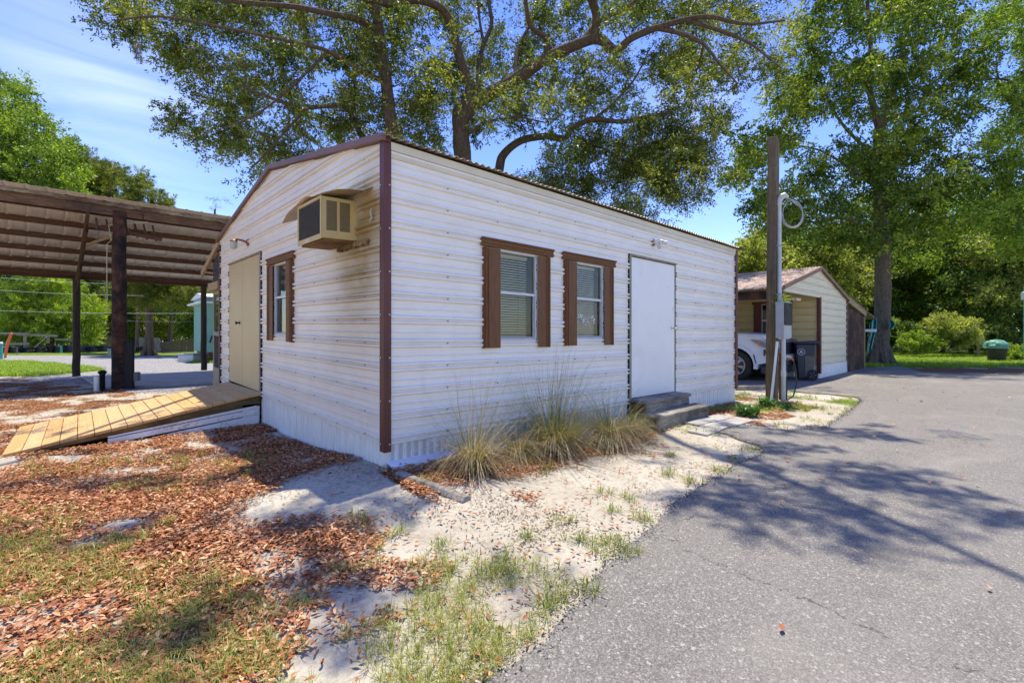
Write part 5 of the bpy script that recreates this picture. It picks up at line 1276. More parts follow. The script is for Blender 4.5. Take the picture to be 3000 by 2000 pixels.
C1 = np.vstack([np.array(thin), poly_points(OAKP, 13.0, 1.0, 45, .3, .02, 8., HO, 22)])
# shade clumps overhead: where the boughs above the view must be to shade the ground as seen
def over(px, py, h, spread, n, zs=.35):
    g_ = gnd(px, py); base = np.array([g_[0], g_[1], 0]) + np.array([SUN.x, SUN.y, 0]) / SUN.z * h; O = []
    for _ in range(n):
        O.append(base + RT * random.gauss(0, spread[0]) + FW * random.gauss(0, spread[1]) + np.array([0, 0, h + random.gauss(0, zs)]))
    return O
OV = []
for a in ((2080, 1335, 9.5, (.45, .13), 10), (2330, 1262, 9.8, (.7, .18), 14), (2560, 1275, 9.8, (.45, .12), 9), (2200, 1310, 9.5, (.5, .14), 6),
          (2230, 1430, 9.6, (.35, .07), 6), (2380, 1500, 9.6, (.38, .05), 8), (2560, 1570, 9.6, (.26, .04), 6), (2130, 1480, 9.6, (.25, .08), 5), (2480, 1410, 9.6, (.3, .05), 5), (2700, 1450, 9.6, (.28, .03), 6), (2880, 1520, 9.6, (.2, .04), 6), (2060, 1480, 9.4, (.2, .08), 3),
          (2330, 1370, 9.6, (.5, .06), 6), (2600, 1400, 9.6, (.3, .05), 4)): OV += over(*a)
C1o = np.array(OV)
branchlets(tm, nodes, C1, .6); 
branchlets(tm, nodes, C1o, .5, reach=7.)
tm.build('trunk', 'bark', oak, smooth=True, fix=False)
crown(C1, rng.uniform(.45, .9, len(C1)), 300, .1, .042, 'oakleaf', oak, .35, twigs=15, jit=.045)
crown(C1o, rng.uniform(.18, .36, len(C1o)), 120, .085, .036, 'oakleaf', oak, .25, name='crown')

# --- second oak, left
ok2 = thing('live_oak', 'tall oak with a straight slanting trunk above the gable roof, filling the upper left', 'tree', at(1160, 1040, 14.3))
nodes = []; tm = MB(); b0 = at(1172, 1040, 14.3); b0[2] = -.3
limb(tm, [b0, at(1158, 600, 14.3), at(1152, 420, 14.3), at(1138, 300, 14.2), at(1122, 190, 14), at(1112, 100, 13.8), at(1100, 40, 13.5), at(1060, -40, 13)], .24, .13, 12, nodes, .02)
limb(tm, P_((1112, 90, 13.8), (1040, 55, 13.2), (960, 40, 12.6), (860, 20, 12), (740, 10, 11.4), (560, -10, 10.8)), .12, .04, 9, nodes)
limb(tm, P_((1130, 240, 14.1), (1060, 210, 14), (960, 150, 13.5), (840, 120, 13), (700, 90, 12.4), (480, 50, 11.6), (340, 60, 11)), .09, .02, 8, nodes)
limb(tm, P_((1082, 620, 15), (1066, 425, 15), (1052, 385, 14.9), (1030, 340, 14.8), (1000, 310, 14.6), (880, 315, 14), (800, 290, 13.5), (700, 250, 13)), .13, .03, 9, nodes)
limb(tm, P_((1030, 340, 14.8), (1040, 250, 15), (1030, 160, 15.2), (1000, 90, 15.2), (940, 0, 15)), .07, .03, 8, nodes)
limb(tm, P_((1100, 40, 13.5), (1120, -60, 13), (1160, -160, 12)), .09, .04, 8, nodes)
limb(tm, P_((960, 150, 13.5), (880, 230, 13), (760, 330, 12.6), (640, 380, 12.2)), .05, .015, 7, nodes)
limb(tm, P_((900, 318, 14), (840, 380, 13.8), (780, 450, 13.6), (730, 500, 13.4)), .05, .015, 7, nodes)
P2 = [(290, -130), (270, 40), (300, 85), (420, 110), (500, 200), (600, 230), (500, 300), (460, 340), (560, 420), (620, 430), (680, 520), (740, 560), (820, 500), (1000, 450), (1090, 440), (1240, 470), (1270, 300), (1180, 100), (1160, -130)]
H2 = [(560, 300, 60, 22), (830, 60, 40, 40), (790, 160, 30, 20), (640, 150, 20, 30), (1180, 280, 16, 60), (1090, 60, 12, 60), (900, 420, 30, 14), (940, 240, 22, 18), (470, 150, 40, 20)]
C2 = poly_points(P2, 15.2, 1.9, 420, .27, .014, 11., H2, 18)
OV = []
def overw(x, y, h, sx, sy, n):   # by ground place in camera metres
    g_ = cw(x, y, 0); base = g_ + np.array([SUN.x, SUN.y, 0]) / SUN.z * h
    return [base + RT*random.gauss(0, sx) + FW*random.gauss(0, sy) + np.array([0, 0, h + random.gauss(0, .3)]) for _ in range(n)]
for a in ((-2.6, 5.0, 9.4, .9, .14, 12), (-1.7, 4.1, 9.4, .5, .2, 10), (-1.1, 3.1, 9.4, .3, .2, 9), (-3.4, 3.9, 9.4, .9, .1, 9), (-2.4, 2.95, 9.4, .7, .07, 8), (-.75, 2.35, 9.4, .3, .08, 7), (-4.6, 6.2, 9.6, 1.2, .3, 12), (-1.35, 2.05, 9.2, .5, .05, 4), (-6, 8, 9.8, 1.2, .4, 10), (-3.6, 6.3, 9.6, .5, .2, 5)): OV += overw(*a)
C2o = np.array(OV)
branchlets(tm, nodes, C2, .6); branchlets(tm, nodes, C2o, .5, reach=8.)
tm.build('trunk', 'bark', ok2, smooth=True, fix=False)
crown(C2, rng.uniform(.45, .85, len(C2)), 300, .1, .042, 'oakleaf', ok2, .35, twigs=15, jit=.045)
crown(C2o, rng.uniform(.18, .36, len(C2o)), 110, .085, .036, 'oakleaf', ok2, .25, name='crown')
mo_ = crown(np.array([at(405 + random.uniform(-4, 4), 115 + 6*i, 11.3) for i in range(9)]), .09, 60, .09, .01, 'moss', ok2, 1.6, name='hanging_moss')

# --- leaning oak seen over the roof
ok3 = thing('live_oak', 'low oak with a bare crooked leaning limb over the middle of the roof', 'tree', at(1455, 1040, 17))
nodes = []; tm = MB(); b0 = at(1440, 1040, 17); b0[2] = -.3
limb(tm, [b0, at(1448, 640, 17), at(1462, 500, 17), at(1476, 452, 17), at(1528, 412, 16.8), at(1600, 400, 16.6), at(1655, 405, 16.5), at(1682, 372, 16.4), at(1740, 350, 16.2), at(1830, 356, 16), at(1960, 330, 15.6)], .2, .06, 11, nodes, .02)
limb(tm, P_((1682, 400, 16.5), (1760, 430, 16.2), (1850, 480, 16), (1960, 520, 15.6)), .07, .02, 7, nodes)
limb(tm, P_((1740, 350, 16.2), (1800, 300, 15.8), (1860, 230, 15.4), (1900, 150, 15)), .06, .02, 7, nodes)
C1f = poly_points(OAKP, 13., 1., 80, .3, .02, 8., HO, 22)
C3 = poly_points([(1620, 440), (1760, 400), (1900, 350), (2090, 380), (2120, 470), (2050, 580), (1960, 620), (1800, 660), (1640, 600), (1560, 540)], 16.8, 1.8, 165, .27, .014, 21., [(1700, 440, 20, 12)], 22)
C1f_ = None
C3 = np.vstack([C3, poly_points([(1500, 520), (1620, 540), (1700, 640), (1480, 560), (1440, 520)], 18, 1.5, 26, .2, .014, 2.)])
branchlets(tm, nodes, C3, .6); tm.build('trunk', 'bark', ok3, smooth=True, fix=False)
crown(C3, rng.uniform(.45, .8, len(C3)), 290, .09, .038, 'oakleaf', ok3, .3)

# --- tall tree right
tr = thing('mottled_tree', 'tall leafy tree with a mottled trunk beside the plywood lean-to', 'tree', gnd(2575, 1068))
nodes = []; tm = MB(); g0 = gnd(2577, 1068); DT = 19.3
for k in range(7):
    a_ = k * .9; p = g0 + RT*math.cos(a_)*.62 + FW*math.sin(a_)*.55; tm.tube([p + np.array([0, 0, -.12]), g0 + RT*math.cos(a_)*.34 + FW*math.sin(a_)*.3 + np.array([0, 0, .25]), g0 + RT*math.cos(a_)*.14 + FW*math.sin(a_)*.12 + np.array([0, 0, 1.0])], [.09, .17, .14], 8)
limb(tm, [g0 - (0, 0, .2), g0 + (0, 0, .7), at(2584, 920, DT), at(2586, 780, DT), at(2583, 640, DT), at(2580, 500, DT), at(2578, 380, DT)], .36, .22, 14, nodes, .012)
limb(tm, P_((2578, 385, DT), (2560, 320, DT), (2545, 240, DT), (2550, 120, DT), (2540, 0, DT)), .16, .06, 9, nodes)
limb(tm, P_((2578, 385, DT), (2600, 310, DT), (2625, 230, DT), (2650, 120, DT), (2690, 0, DT)), .17, .06, 9, nodes)
for q in (((2583, 560), (2500, 500), (2400, 440), (2280, 420)), ((2582, 640), (2660, 580), (2740, 560), (2820, 600)), ((2580, 470), (2480, 380), (2420, 280), (2380, 150)), ((2600, 300), (2700, 260), (2800, 200)), ((2584, 700), (2480, 640), (2380, 650), (2280, 620)), ((2580, 480), (2680, 420), (2790, 400))):
    limb(tm, [at(*p, DT + random.uniform(-1.5, 1.5) * (i > 0)) for i, p in enumerate(q)], .09, .02, 7, nodes)
CT = poly_points([(2440, -120), (2380, 40), (2350, 110), (2310, 200), (2260, 280), (2180, 310), (2160, 400), (2135, 500), (2170, 600), (2250, 660), (2380, 690), (2480, 720), (2600, 720), (2760, 690), (2830, 560), (2850, 400), (2880, 250), (2860, 60), (2800, -120)], DT, 3., 430, .32, .012, 31., [(2520, 540, 60, 30), (2690, 520, 50, 22), (2420, 560, 40, 22), (2640, 300, 18, 26), (2780, 380, 30, 20), (2330, 500, 30, 15)], 26)
branchlets(tm, nodes, CT, .4); tm.build('trunk', 'bark2', tr, smooth=True, fix=False)
crown(CT, rng.uniform(.55, 1.0, len(CT)), 240, .16, .062, 'hickleaf', tr, .5, twigs=12, jit=.06)
t2 = thing('light_green_tree', 'light green airy tree leaning in at the upper right corner', 'tree', gnd(3110, 1060))
nodes = []; tm = MB(); g1 = gnd(3120, 1062)
limb(tm, [g1 - (0, 0, .2), at(3110, 800, 19.5), at(3085, 560, 19.5), at(3090, 300, 19.5), at(3060, 60, 19.5)], .25, .12, 10, nodes)
limb(tm, P_((3090, 400, 19.5), (2990, 300, 19), (2960, 240, 18.8), (2900, 232, 18.6), (2830, 240, 18.4)), .08, .02, 7, nodes)
limb(tm, P_((3085, 560, 19.5), (2990, 520, 19), (2900, 500, 18.6), (2850, 480, 18.6)), .07, .02, 7, nodes)
CT2 = poly_points([(2930, -80), (2890, 60), (2870, 150), (2900, 260), (2850, 340), (2880, 420), (2820, 520), (2860, 640), (2960, 720), (3120, 760), (3160, -80)], 19, 2.4, 250, .26, .013, 41., [(2930, 300, 40, 30), (2950, 120, 20, 30)], 20)
branchlets(tm, nodes, CT2, .5); tm.build('trunk', 'bark', t2, smooth=True, fix=False)
crown(CT2, rng.uniform(.5, .9, len(CT2)), 200, .14, .058, 'brightleaf', t2, .3)

# --- the wood beyond the lawn, tree by tree
def tree(name, label, px, D, poly, dD, n, m, r=(.6, 1.2), nl=170, L=.2, Wd=.085, bark='bark', tw=.16, top=None, group=None, gap=.12, spray=0., droop=.25, fr=.25, base=None, flat=.75):
    g_ = gnd(px, HY + 1.295 * F / D) if base is None else at(px, base, D)
    t = thing(name, label, 'tree', g_, group); nodes = []; tm = MB()
    cy = sum(p[1] for p in poly) / len(poly); cx2 = sum(p[0] for p in poly) / len(poly); ty = top or cy - (cy - min(p[1] for p in poly)) * .5
    g_ = g_.copy(); g_[2] = -.3
    limb(tm, [g_, g_*.55 + at(cx2, ty, D)*.45 + RT*random.uniform(-.3, .3), at(cx2, ty, D)], tw, tw*.35, 8, nodes)
    for k in range(5):
        a_ = at(px + (cx2-px)*k/5, HY + (ty-HY)*(.35+.12*k), D); bx = random.choice(poly); limb(tm, [a_, (a_ + at((bx[0]+cx2)/2, (bx[1]+cy)/2, D + random.uniform(-dD, dD)*.7))/2 + (0, 0, .15), at((bx[0]+cx2)/2, (bx[1]+cy)/2, D + random.uniform(-dD, dD)*.7)], tw*.4, tw*.1, 6, nodes)
    C = poly_points(poly, D, dD, n, gap, .014, px * .01, (), 18)
    branchlets(tm, nodes, C, fr, .04, 4); tm.build('trunk', bark, t, smooth=True, fix=False)
    crown(C, rng.uniform(r[0], r[1], len(C)), nl, L, Wd, m, t, droop, spray=spray, flat=flat)
    return t
GW = 'trees of the wood beyond the lawn on the right'
def blob(cx_, cy_, rx, ry, n=11, s=0):
    return [(cx_ + rx*(1 + .22*math.sin(3*a + s) + .12*math.sin(5*a + 2*s))*math.cos(a), cy_ + ry*(1 + .2*math.sin(2*a + s))*math.sin(a)) for a in np.linspace(0, 2*math.pi, n+1)[:-1]]
specs = [ # px, D, blob, mat, label
 (2205, 27, blob(2215, 780, 90, 110, s=1), 'paleleaf', 'pale yellow-green tree between the white house and the utility pole'),
 (2310, 30, blob(2320, 770, 120, 130, s=2), 'forestleaf', 'dark bushy tree directly above the cream shed roof'),
 (2430, 29, blob(2450, 820, 110, 130, s=3), 'paleleaf', 'pale leafy tree over the plywood lean-to, left of the mottled trunk'),
 (2540, 33, blob(2520, 760, 130, 180, s=4), 'forestleaf', 'dark tree behind the upper mottled trunk'),
 (2660, 31, blob(2670, 820, 110, 170, s=5), 'forestleaf', 'dark tree just right of the mottled trunk'),
 (2760, 30, blob(2770, 760, 120, 190, s=6), 'brightleaf', 'lighter green tree above the round bush'),
 (2842, 29, blob(2850, 830, 90, 170, s=7), 'forestleaf', 'dark tree behind the outdoor grill'),
 (2912, 28, blob(2930, 760, 100, 200, s=8), 'paleleaf', 'pale thin-trunked tree behind the black trash can'),
 (2985, 29, blob(3000, 830, 110, 190, s=9), 'forestleaf', 'dark tree at the right edge behind the mint post'),
 (3090, 30, blob(3100, 780, 110, 240, s=10), 'brightleaf', 'bright green tree outside the right edge of the lawn'),
]
for i, (px, D, pl_, m_, lab) in enumerate(specs):
    tree('wood_tree', lab, px, D, pl_, 2.2, 120, m_, group=GW, L=.2, nl=190, tw=.13)
back = [(2180, 39, blob(2190, 850, 150, 110, s=2)), (2400, 40, blob(2400, 820, 160, 130, s=4)), (2600, 41, blob(2600, 790, 150, 160, s=5)), (2790, 40, blob(2800, 740, 150, 210, s=7)), (2960, 39, blob(2970, 710, 140, 230, s=8)), (3120, 38, blob(3130, 710, 140, 240, s=9))]
labs = ['tall far tree left of the utility pole top', 'tall far tree behind the shed roof peak', 'tall far tree behind the mottled trunk crown', 'tall far tree above the round bush', 'tall far tree above the trash can', 'tall far tree beyond the right edge']
for (px, D, pl_), lab in zip(back, labs): tree('wood_tree', lab, px, D, pl_, 2.2, 130, 'forestleaf', r=(.9, 1.6), nl=150, L=.3, Wd=.13, group=GW, fr=.1)
def bush(label, px, py, D, poly, m, n=40, r=(.3, .5), nl=160, L=.1, Wd=.05, name='bush', dD=.8, group=None):
    t = thing(name, label, 'bush', at(px, py, D), group); C = poly_points(poly, D, dD, n, .1, .02, px*.1, (), 8)
    tm = MB(); g_ = at(px, py, D)
    for c in C[::3]: tm.tube([g_, (g_ + c)/2 + unit(1)[0]*.1, c], [.025, .015, .005], 4, cap=False)
    tm.build('stem', 'bark', t, fix=False); crown(C, rng.uniform(r[0], r[1], len(C)), nl, L, Wd, m, t, .15, name='foliage'); return t
bush('large round yellow-green bush at the wood edge behind the lawn', 2790, 1018, 25, blob(2790, 966, 78, 48, s=1), 'paleleaf', 80, (.35, .6), 200, .11, .05)
bush('low spreading bush left of the large round bush', 2700, 1024, 24.5, blob(2700, 1000, 60, 26, s=3), 'brightleaf', 45, (.2, .4), 150)
bush('leafy weeds beside the black trash can', 2965, 1058, 21.5, blob(2965, 1035, 32, 20, s=5), 'brightleaf', 30, (.15, .3), 110, .09, .05)
bush('dark undergrowth bush behind the trash can', 2880, 1018, 27, blob(2890, 980, 80, 45, s=6), 'forestleaf', 60, (.3, .55), 150, .13, .06)
bush('dark undergrowth bush right of the mottled trunk', 2640, 1020, 27, blob(2640, 985, 60, 50, s=6), 'forestleaf', 60, (.3, .55), 150, .13, .06)
# undergrowth: one mass nobody could count
def mass(name, x0, x1, y0, y1, D0, D1, n, m, r=(.7, 1.3), nl=120, L=.26, Wd=.12, seed=0):
    C = np.array([at(random.uniform(x0, x1), 0, 1) for _ in range(0)] + [ (lambda x, D: at(x, random.uniform(y0, y1), D))(random.uniform(x0, x1), random.uniform(D0, D1)) for _ in range(n)])
    C[:, 2] = np.maximum(C[:, 2], .1)
    return kind(crown(C, rng.uniform(r[0], r[1], n), nl, L, Wd, m, None, .2, name=name), 'stuff')
mass('undergrowth', 2130, 3160, 700, 1022, 34, 38, 420, 'forestleaf')
mass('far_undergrowth', -160, 720, 760, 1006, 46, 52, 620, 'forestleaf', (1., 1.9), 120, .34, .16)

# --- left: trees seen over and under the carport
tree('broadleaf_tree', 'big bright green tree rising above the left end of the carport roof', 60, 37, [(-120, 260), (20, 215), (75, 235), (95, 310), (150, 345), (165, 390), (225, 410), (240, 460), (250, 520), (200, 600), (-120, 640)], 4., 400, 'brightleaf', (.7, 1.3), 230, .22, .1, tw=.3, fr=.4)
def cedar(label, px, D, poly, m, n, L=.2, r=(.5, .9), nl=230, **k):
    return tree('cedar_tree', label, px, D, poly, 1.8, n, m, r, nl, L, L*.16, bark='barkc', spray=.6, droop=-.25, flat=1.0, **k)
cedar('dark olive cedar above the middle of the carport roof', 330, 39, [(190, 430), (240, 440), (300, 490), (345, 490), (370, 520), (340, 560), (330, 620), (180, 620)], 'cedarleaf', 190, .27, (.45, .85), 280)
cedar('narrow pointed cedar top above the carport roof near the house gable', 400, 31, [(385, 500), (400, 492), (430, 530), (455, 560), (470, 600), (440, 640), (340, 640), (350, 560)], 'cedarleaf', 90, .2, (.25, .5), 260, tw=.12)
cedar('small cedar tip just left of the gable over the carport roof', 500, 32, [(480, 575), (490, 570), (505, 590), (500, 640), (470, 640)], 'cedarleaf', 22, .18, (.2, .3), 200, tw=.08)
cedar('lime green cedar glowing in the sun under the carport roof', 150, 33, [(-60, 900), (20, 850), (80, 820), (140, 800), (185, 812), (235, 850), (290, 920), (305, 960), (270, 1000), (180, 1010), (60, 1000), (-60, 980)], 'limeleaf', 330, .23, (.4, .85), 300, tw=.16)
cedar('olive cedar with a flared bare trunk standing on the lawn beyond the front post', 437, 26.5, [(360, 760), (600, 760), (600, 860), (560, 905), (500, 890), (450, 900), (400, 880), (340, 840)], 'cedarleaf', 230, .2, (.4, .75), 260, tw=.02)
tg = thing('cedar_trunk', '', 'tree') if False else None
cd_ = [o for o in COL.objects if o.get('label', '').startswith('olive cedar')][0]
tm = MB(); g_ = gnd(437, 1041)
for k in range(7):
    a_ = k*.9; tm.tube([g_ + RT*math.cos(a_)*.42 + FW*math.sin(a_)*.4 - (0, 0, .1), g_ + RT*math.cos(a_)*.2 + FW*math.sin(a_)*.2 + np.array([0, 0, .35]), g_ + RT*math.cos(a_)*.1 + FW*math.sin(a_)*.1 + np.array([0, 0, 1.3])], [.07, .1, .09], 7)
tm.tube([g_ + (0, 0, z) for z in (-.1, .8, 2., 3.5, 5)], [.26, .2, .18, .17, .12], 12)
tm.build('trunk', 'barkc', cd_, smooth=True)
tree('wood_tree', 'slim dark-trunked tree right of the cedar trunk under the carport', 494, 33, blob(500, 850, 60, 70, s=2), 1.5, 60, 'forestleaf', tw=.18, group='trees beyond the carport')
for i, (px, D, pl_, m_, lab) in enumerate([(340, 38, blob(350, 880, 60, 100, s=1), 'hickleaf', 'leafy green tree behind the front carport post'), (30, 40, blob(20, 800, 110, 90, s=3), 'forestleaf', 'dark tree behind the left of the lime cedar'), (210, 40, blob(220, 790, 90, 100, s=4), 'hickleaf', 'leafy tree above the right of the lime cedar'),
      (560, 38, blob(560, 880, 60, 90, s=5), 'brightleaf', 'bright leafy tree behind the picket fence near the porch'), (460, 42, blob(460, 900, 90, 80, s=6), 'paleleaf', 'pale leafy tree behind the cedar trunk'), (630, 40, blob(640, 850, 50, 110, s=7), 'forestleaf', 'dark tree behind the mint trailer')]):
    tree('wood_tree', lab, px, D, pl_, 2., 90, m_, (.6, 1.1), 150, .24, .1, group='trees beyond the carport', fr=.15)
tb_ = thing('bare_twig_tree', 'small bare twiggy treetop against the sky above the carport roof end', 'tree', gnd(632, 1030)); tm = MB(); nodes = []
limb(tm, [gnd(632, 1020), at(634, 800, 36), at(630, 640, 36), at(632, 612, 36)], .14, .05, 7, nodes)
C = np.array([at(random.gauss(635, 22), random.uniform(575, 612), 36 + random.uniform(-.6, .6)) for _ in range(46)]); branchlets(tm, nodes, C, 1., .03, 4, 9)
tm.build('trunk', 'bark', tb_, fix=False); crown(C[::3], .2, 20, .08, .03, 'oakleaf', tb_, .2)

# ================================================================== GROUND COVER
def scatter(n, x0, x1, D0, D1, key, thr=.35, ex=None, pw=1.):
    O = []; tries = 0
    while len(O) < n and tries < n * 12:
        tries += 1; D = D0 + (D1 - D0) * random.random()**pw; X = random.uniform(x0, x1) * (D if abs(x0) < 3 else 1.)
        p = cw(X, D); 
        if ex is None and inpoly(p[0] + .05, p[1] - .03, ASPS): continue
        if p[0] > -.02 and 0 < p[1] < 6.2 and p[0] < 7.1: continue
        if -2.45 < p[0] < 0 and 3.55 < p[1] < 5.55: continue
        v = key(p[0], p[1])
        if v < thr or random.random() > v: continue
        O.append((p[0], p[1], terr(p[0], p[1]) + .012)); 
    return np.array(O)
def strew(P, L, Wd, name, m, tint=(.5, .28), lift=.012, curl=.35, tilt=1.):
    n = len(P); a = rng.uniform(0, 6.283, n); d = np.stack([np.cos(a), np.sin(a), rng.normal(0, .16*tilt, n)], 1); s = np.stack([-np.sin(a), np.cos(a), rng.normal(0, .35*tilt, n)], 1)
    Ls = (L * rng.uniform(.55, 1.35, n))[:, None]; Ws = (Wd * rng.uniform(.7, 1.3, n))[:, None]; up = np.array([0, 0, 1.]); P = P + up * rng.uniform(0, lift, n)[:, None]
    V = np.empty((n, 6, 3)); V[:, 0] = P; V[:, 1] = P + d*Ls*.35 + s*Ws*.5 + up*Ws*curl; V[:, 2] = P + d*Ls*.7 + s*Ws*.38 + up*Ws*curl*1.1; V[:, 3] = P + d*Ls + up*Ws*.2; V[:, 4] = P + d*Ls*.7 - s*Ws*.38 + up*Ws*curl*.8; V[:, 5] = P + d*Ls*.35 - s*Ws*.5 + up*Ws*curl
    F1 = np.arange(6*n).reshape(n, 6); Fq = np.concatenate([F1[:, [0, 1, 2, 3]], F1[:, [0, 3, 4, 5]]]); t = np.clip(rng.normal(tint[0], tint[1], n), 0, 1)
    return kind(fast_mesh(name, V.reshape(-1, 3), Fq, m, None, np.concatenate([t, t])), 'stuff')
kl = lambda x, y: dens(x, y)[0]
Pn = scatter(66000, -1.35, .1, 1.3, 6.5, kl, .3, pw=.8)
Pf = scatter(16000, -1.3, .0, 6., 13.5, kl, .2)
Ps = scatter(1900, -.8, .75, 1.35, 7., lambda x, y: .22 + .6 * max(0, fb(x, y, 1.7, 9.)), .1)
Pe = scatter(3200, .0, .9, 3., 10.5, kl, .45)
strew(np.vstack([Pn, Pf, Ps, Pe]), .037, .0125, 'leaf_litter', 'litter')
Pa = []
for _ in range(260):
    X = random.uniform(.0, 10); D = random.uniform(2., 15); p = cw(X, D)
    if inpoly(p[0], p[1], ASPS): Pa.append((p[0], p[1], terr(p[0], p[1]) + .032))
strew(np.array(Pa), .055, .02, 'drive_leaves', 'litter')
Pz = []
for q in ed[::1]:
    for _ in range(9):
        a_ = random.uniform(0, 6.283); rr_ = abs(random.gauss(0, .045)); x_, y_ = q[0] + rr_*math.cos(a_), q[1] + rr_*math.sin(a_)
        if camxy(x_, y_)[1] > 1.2: Pz.append((x_, y_, terr(x_, y_) + .016))
Pz = np.array(Pz); nz_ = len(Pz); dd = unit(nz_); dd[:, 2] = np.abs(dd[:, 2]) * .3; V, Fq = leafquads(Pz, dd, rng.uniform(.006, .022, nz_), rng.uniform(.006, .018, nz_), .5)
kind(fast_mesh('edge_crumbs', V, Fq, 'asphalt'), 'stuff')
# crumbs of bark, twigs and acorn caps on the sand
Pt = scatter(9000, -.75, .65, 1.35, 6.5, lambda x, y: .25 + 1.6*fb(x, y, 1.5, 7.), .25)
P2t = Pt.copy(); P2t[:, 2] -= .009
strew(P2t, .02, .006, 'litter_crumbs', 'thatch', (.3, .25), .001, .05, .15)
def tufts(P, nb_, h, w_, name, m, sp=.5, tint=(.5, .25), r=.02):
    n = len(P) * nb_; b = np.repeat(P, nb_, 0); a = rng.uniform(0, 6.283, n); l = rng.uniform(.1, sp, n); d = np.stack([np.cos(a)*l, np.sin(a)*l, np.ones(n)], 1); d /= np.linalg.norm(d, axis=1, keepdims=True)
    b = b + np.stack([np.cos(a), np.sin(a), 0*a], 1) * (r * rng.uniform(0, 1, n))[:, None]; hh = (h * rng.uniform(.4, 1.3, n))[:, None]; s = np.stack([-np.sin(a), np.cos(a), 0*a], 1) * (w_ * rng.uniform(.7, 1.3, n))[:, None]
    out_ = np.stack([np.cos(a), np.sin(a), -.5 + 0*a], 1) * hh * (l[:, None] * .6)
    V = np.empty((n, 5, 3)); V[:, 0] = b - s*.5; V[:, 1] = b + s*.5; V[:, 2] = b + d*hh*.6 + s*.4; V[:, 3] = b + d*hh*.6 - s*.4; V[:, 4] = b + d*hh + out_
    I = np.arange(5*n).reshape(n, 5); Fq = np.concatenate([I[:, [0, 1, 2, 3]], I[:, [3, 2, 4, 4]]]); Fq[n:, 3] = Fq[n:, 0]
    t = np.clip(rng.normal(tint[0], tint[1], n), 0, 1)
    V2 = V.reshape(-1, 3); F3 = np.concatenate([I[:, [0, 1, 2]], I[:, [0, 2, 3]], I[:, [3, 2, 4]]])
    return kind(fast_mesh(name, V2, F3, m, None, np.concatenate([t, t, t]), k=3), 'stuff')
kg = lambda x, y: dens(x, y)[1]
Pg = scatter(2900, -1.25, .12, 1.25, 2.9, lambda x, y: .16 + kg(x, y) * .9, .2)
tufts(Pg, 8, .05, .003, 'sparse_grass', 'grassb', 1.2, (.62, .25))
Pg2 = scatter(2600, -1.2, 1., 2.6, 11, lambda x, y: kg(x, y), .3)
tufts(Pg2, 8, .06, .004, 'weedy_grass', 'grassb', 1.1)
Pw = []
for (wx_, wy_, q_, sp_) in ((1700, 1600, 5, .05), (1740, 1615, 7, .06), (1810, 1605, 8, .05), (1830, 1640, 6, .04), (1650, 1545, 5, .03), (1560, 1605, 4, .03), (1760, 1460, 5, .03), (1850, 1475, 5, .03), (1890, 1530, 7, .04), (1790, 1510, 4, .03), (1960, 1400, 6, .04), (2020, 1415, 7, .05), (2110, 1385, 6, .05), (2150, 1345, 5, .05), (2190, 1320, 8, .05), (1500, 1650, 6, .05), (1430, 1700, 8, .06), (1300, 1640, 5, .05), (1690, 1730, 7, .05), (1620, 1780, 7, .05), (1240, 1470, 6, .04), (1480, 1400, 9, .08), (1540, 1385, 9, .08), (1600, 1400, 8, .07), (1960, 1340, 6, .05), (2400, 1200, 9, .12), (2330, 1190, 9, .12), (2450, 1215, 8, .08), (2360, 1230, 8, .1), (1150, 1620, 7, .06), (1060, 1560, 6, .06)):
    g_ = gnd(wx_, wy_)
    for _ in range(q_): x_, y_ = g_[0] + random.gauss(0, sp_), g_[1] + random.gauss(0, sp_); Pw.append((x_, y_, terr(x_, y_) + .008))
tufts(np.array(Pw), 12, .075, .004, 'edge_weeds', 'grassb', 1.5, (.4, .25), .03)
Pl = scatter(7000, -1.2, -.5, 13.6, 26, lambda x, y: 1. if kg(x, y) > .5 and not dens(x, y)[2] else 0, .5)
Pr = scatter(9000, .72, 1.15, 17.6, 30, lambda x, y: 1. if kg(x, y) > .5 else 0, .5)
tufts(np.vstack([Pl, Pr]), 6, .13, .014, 'lawn_grass', 'lawnb', .7, r=.08)

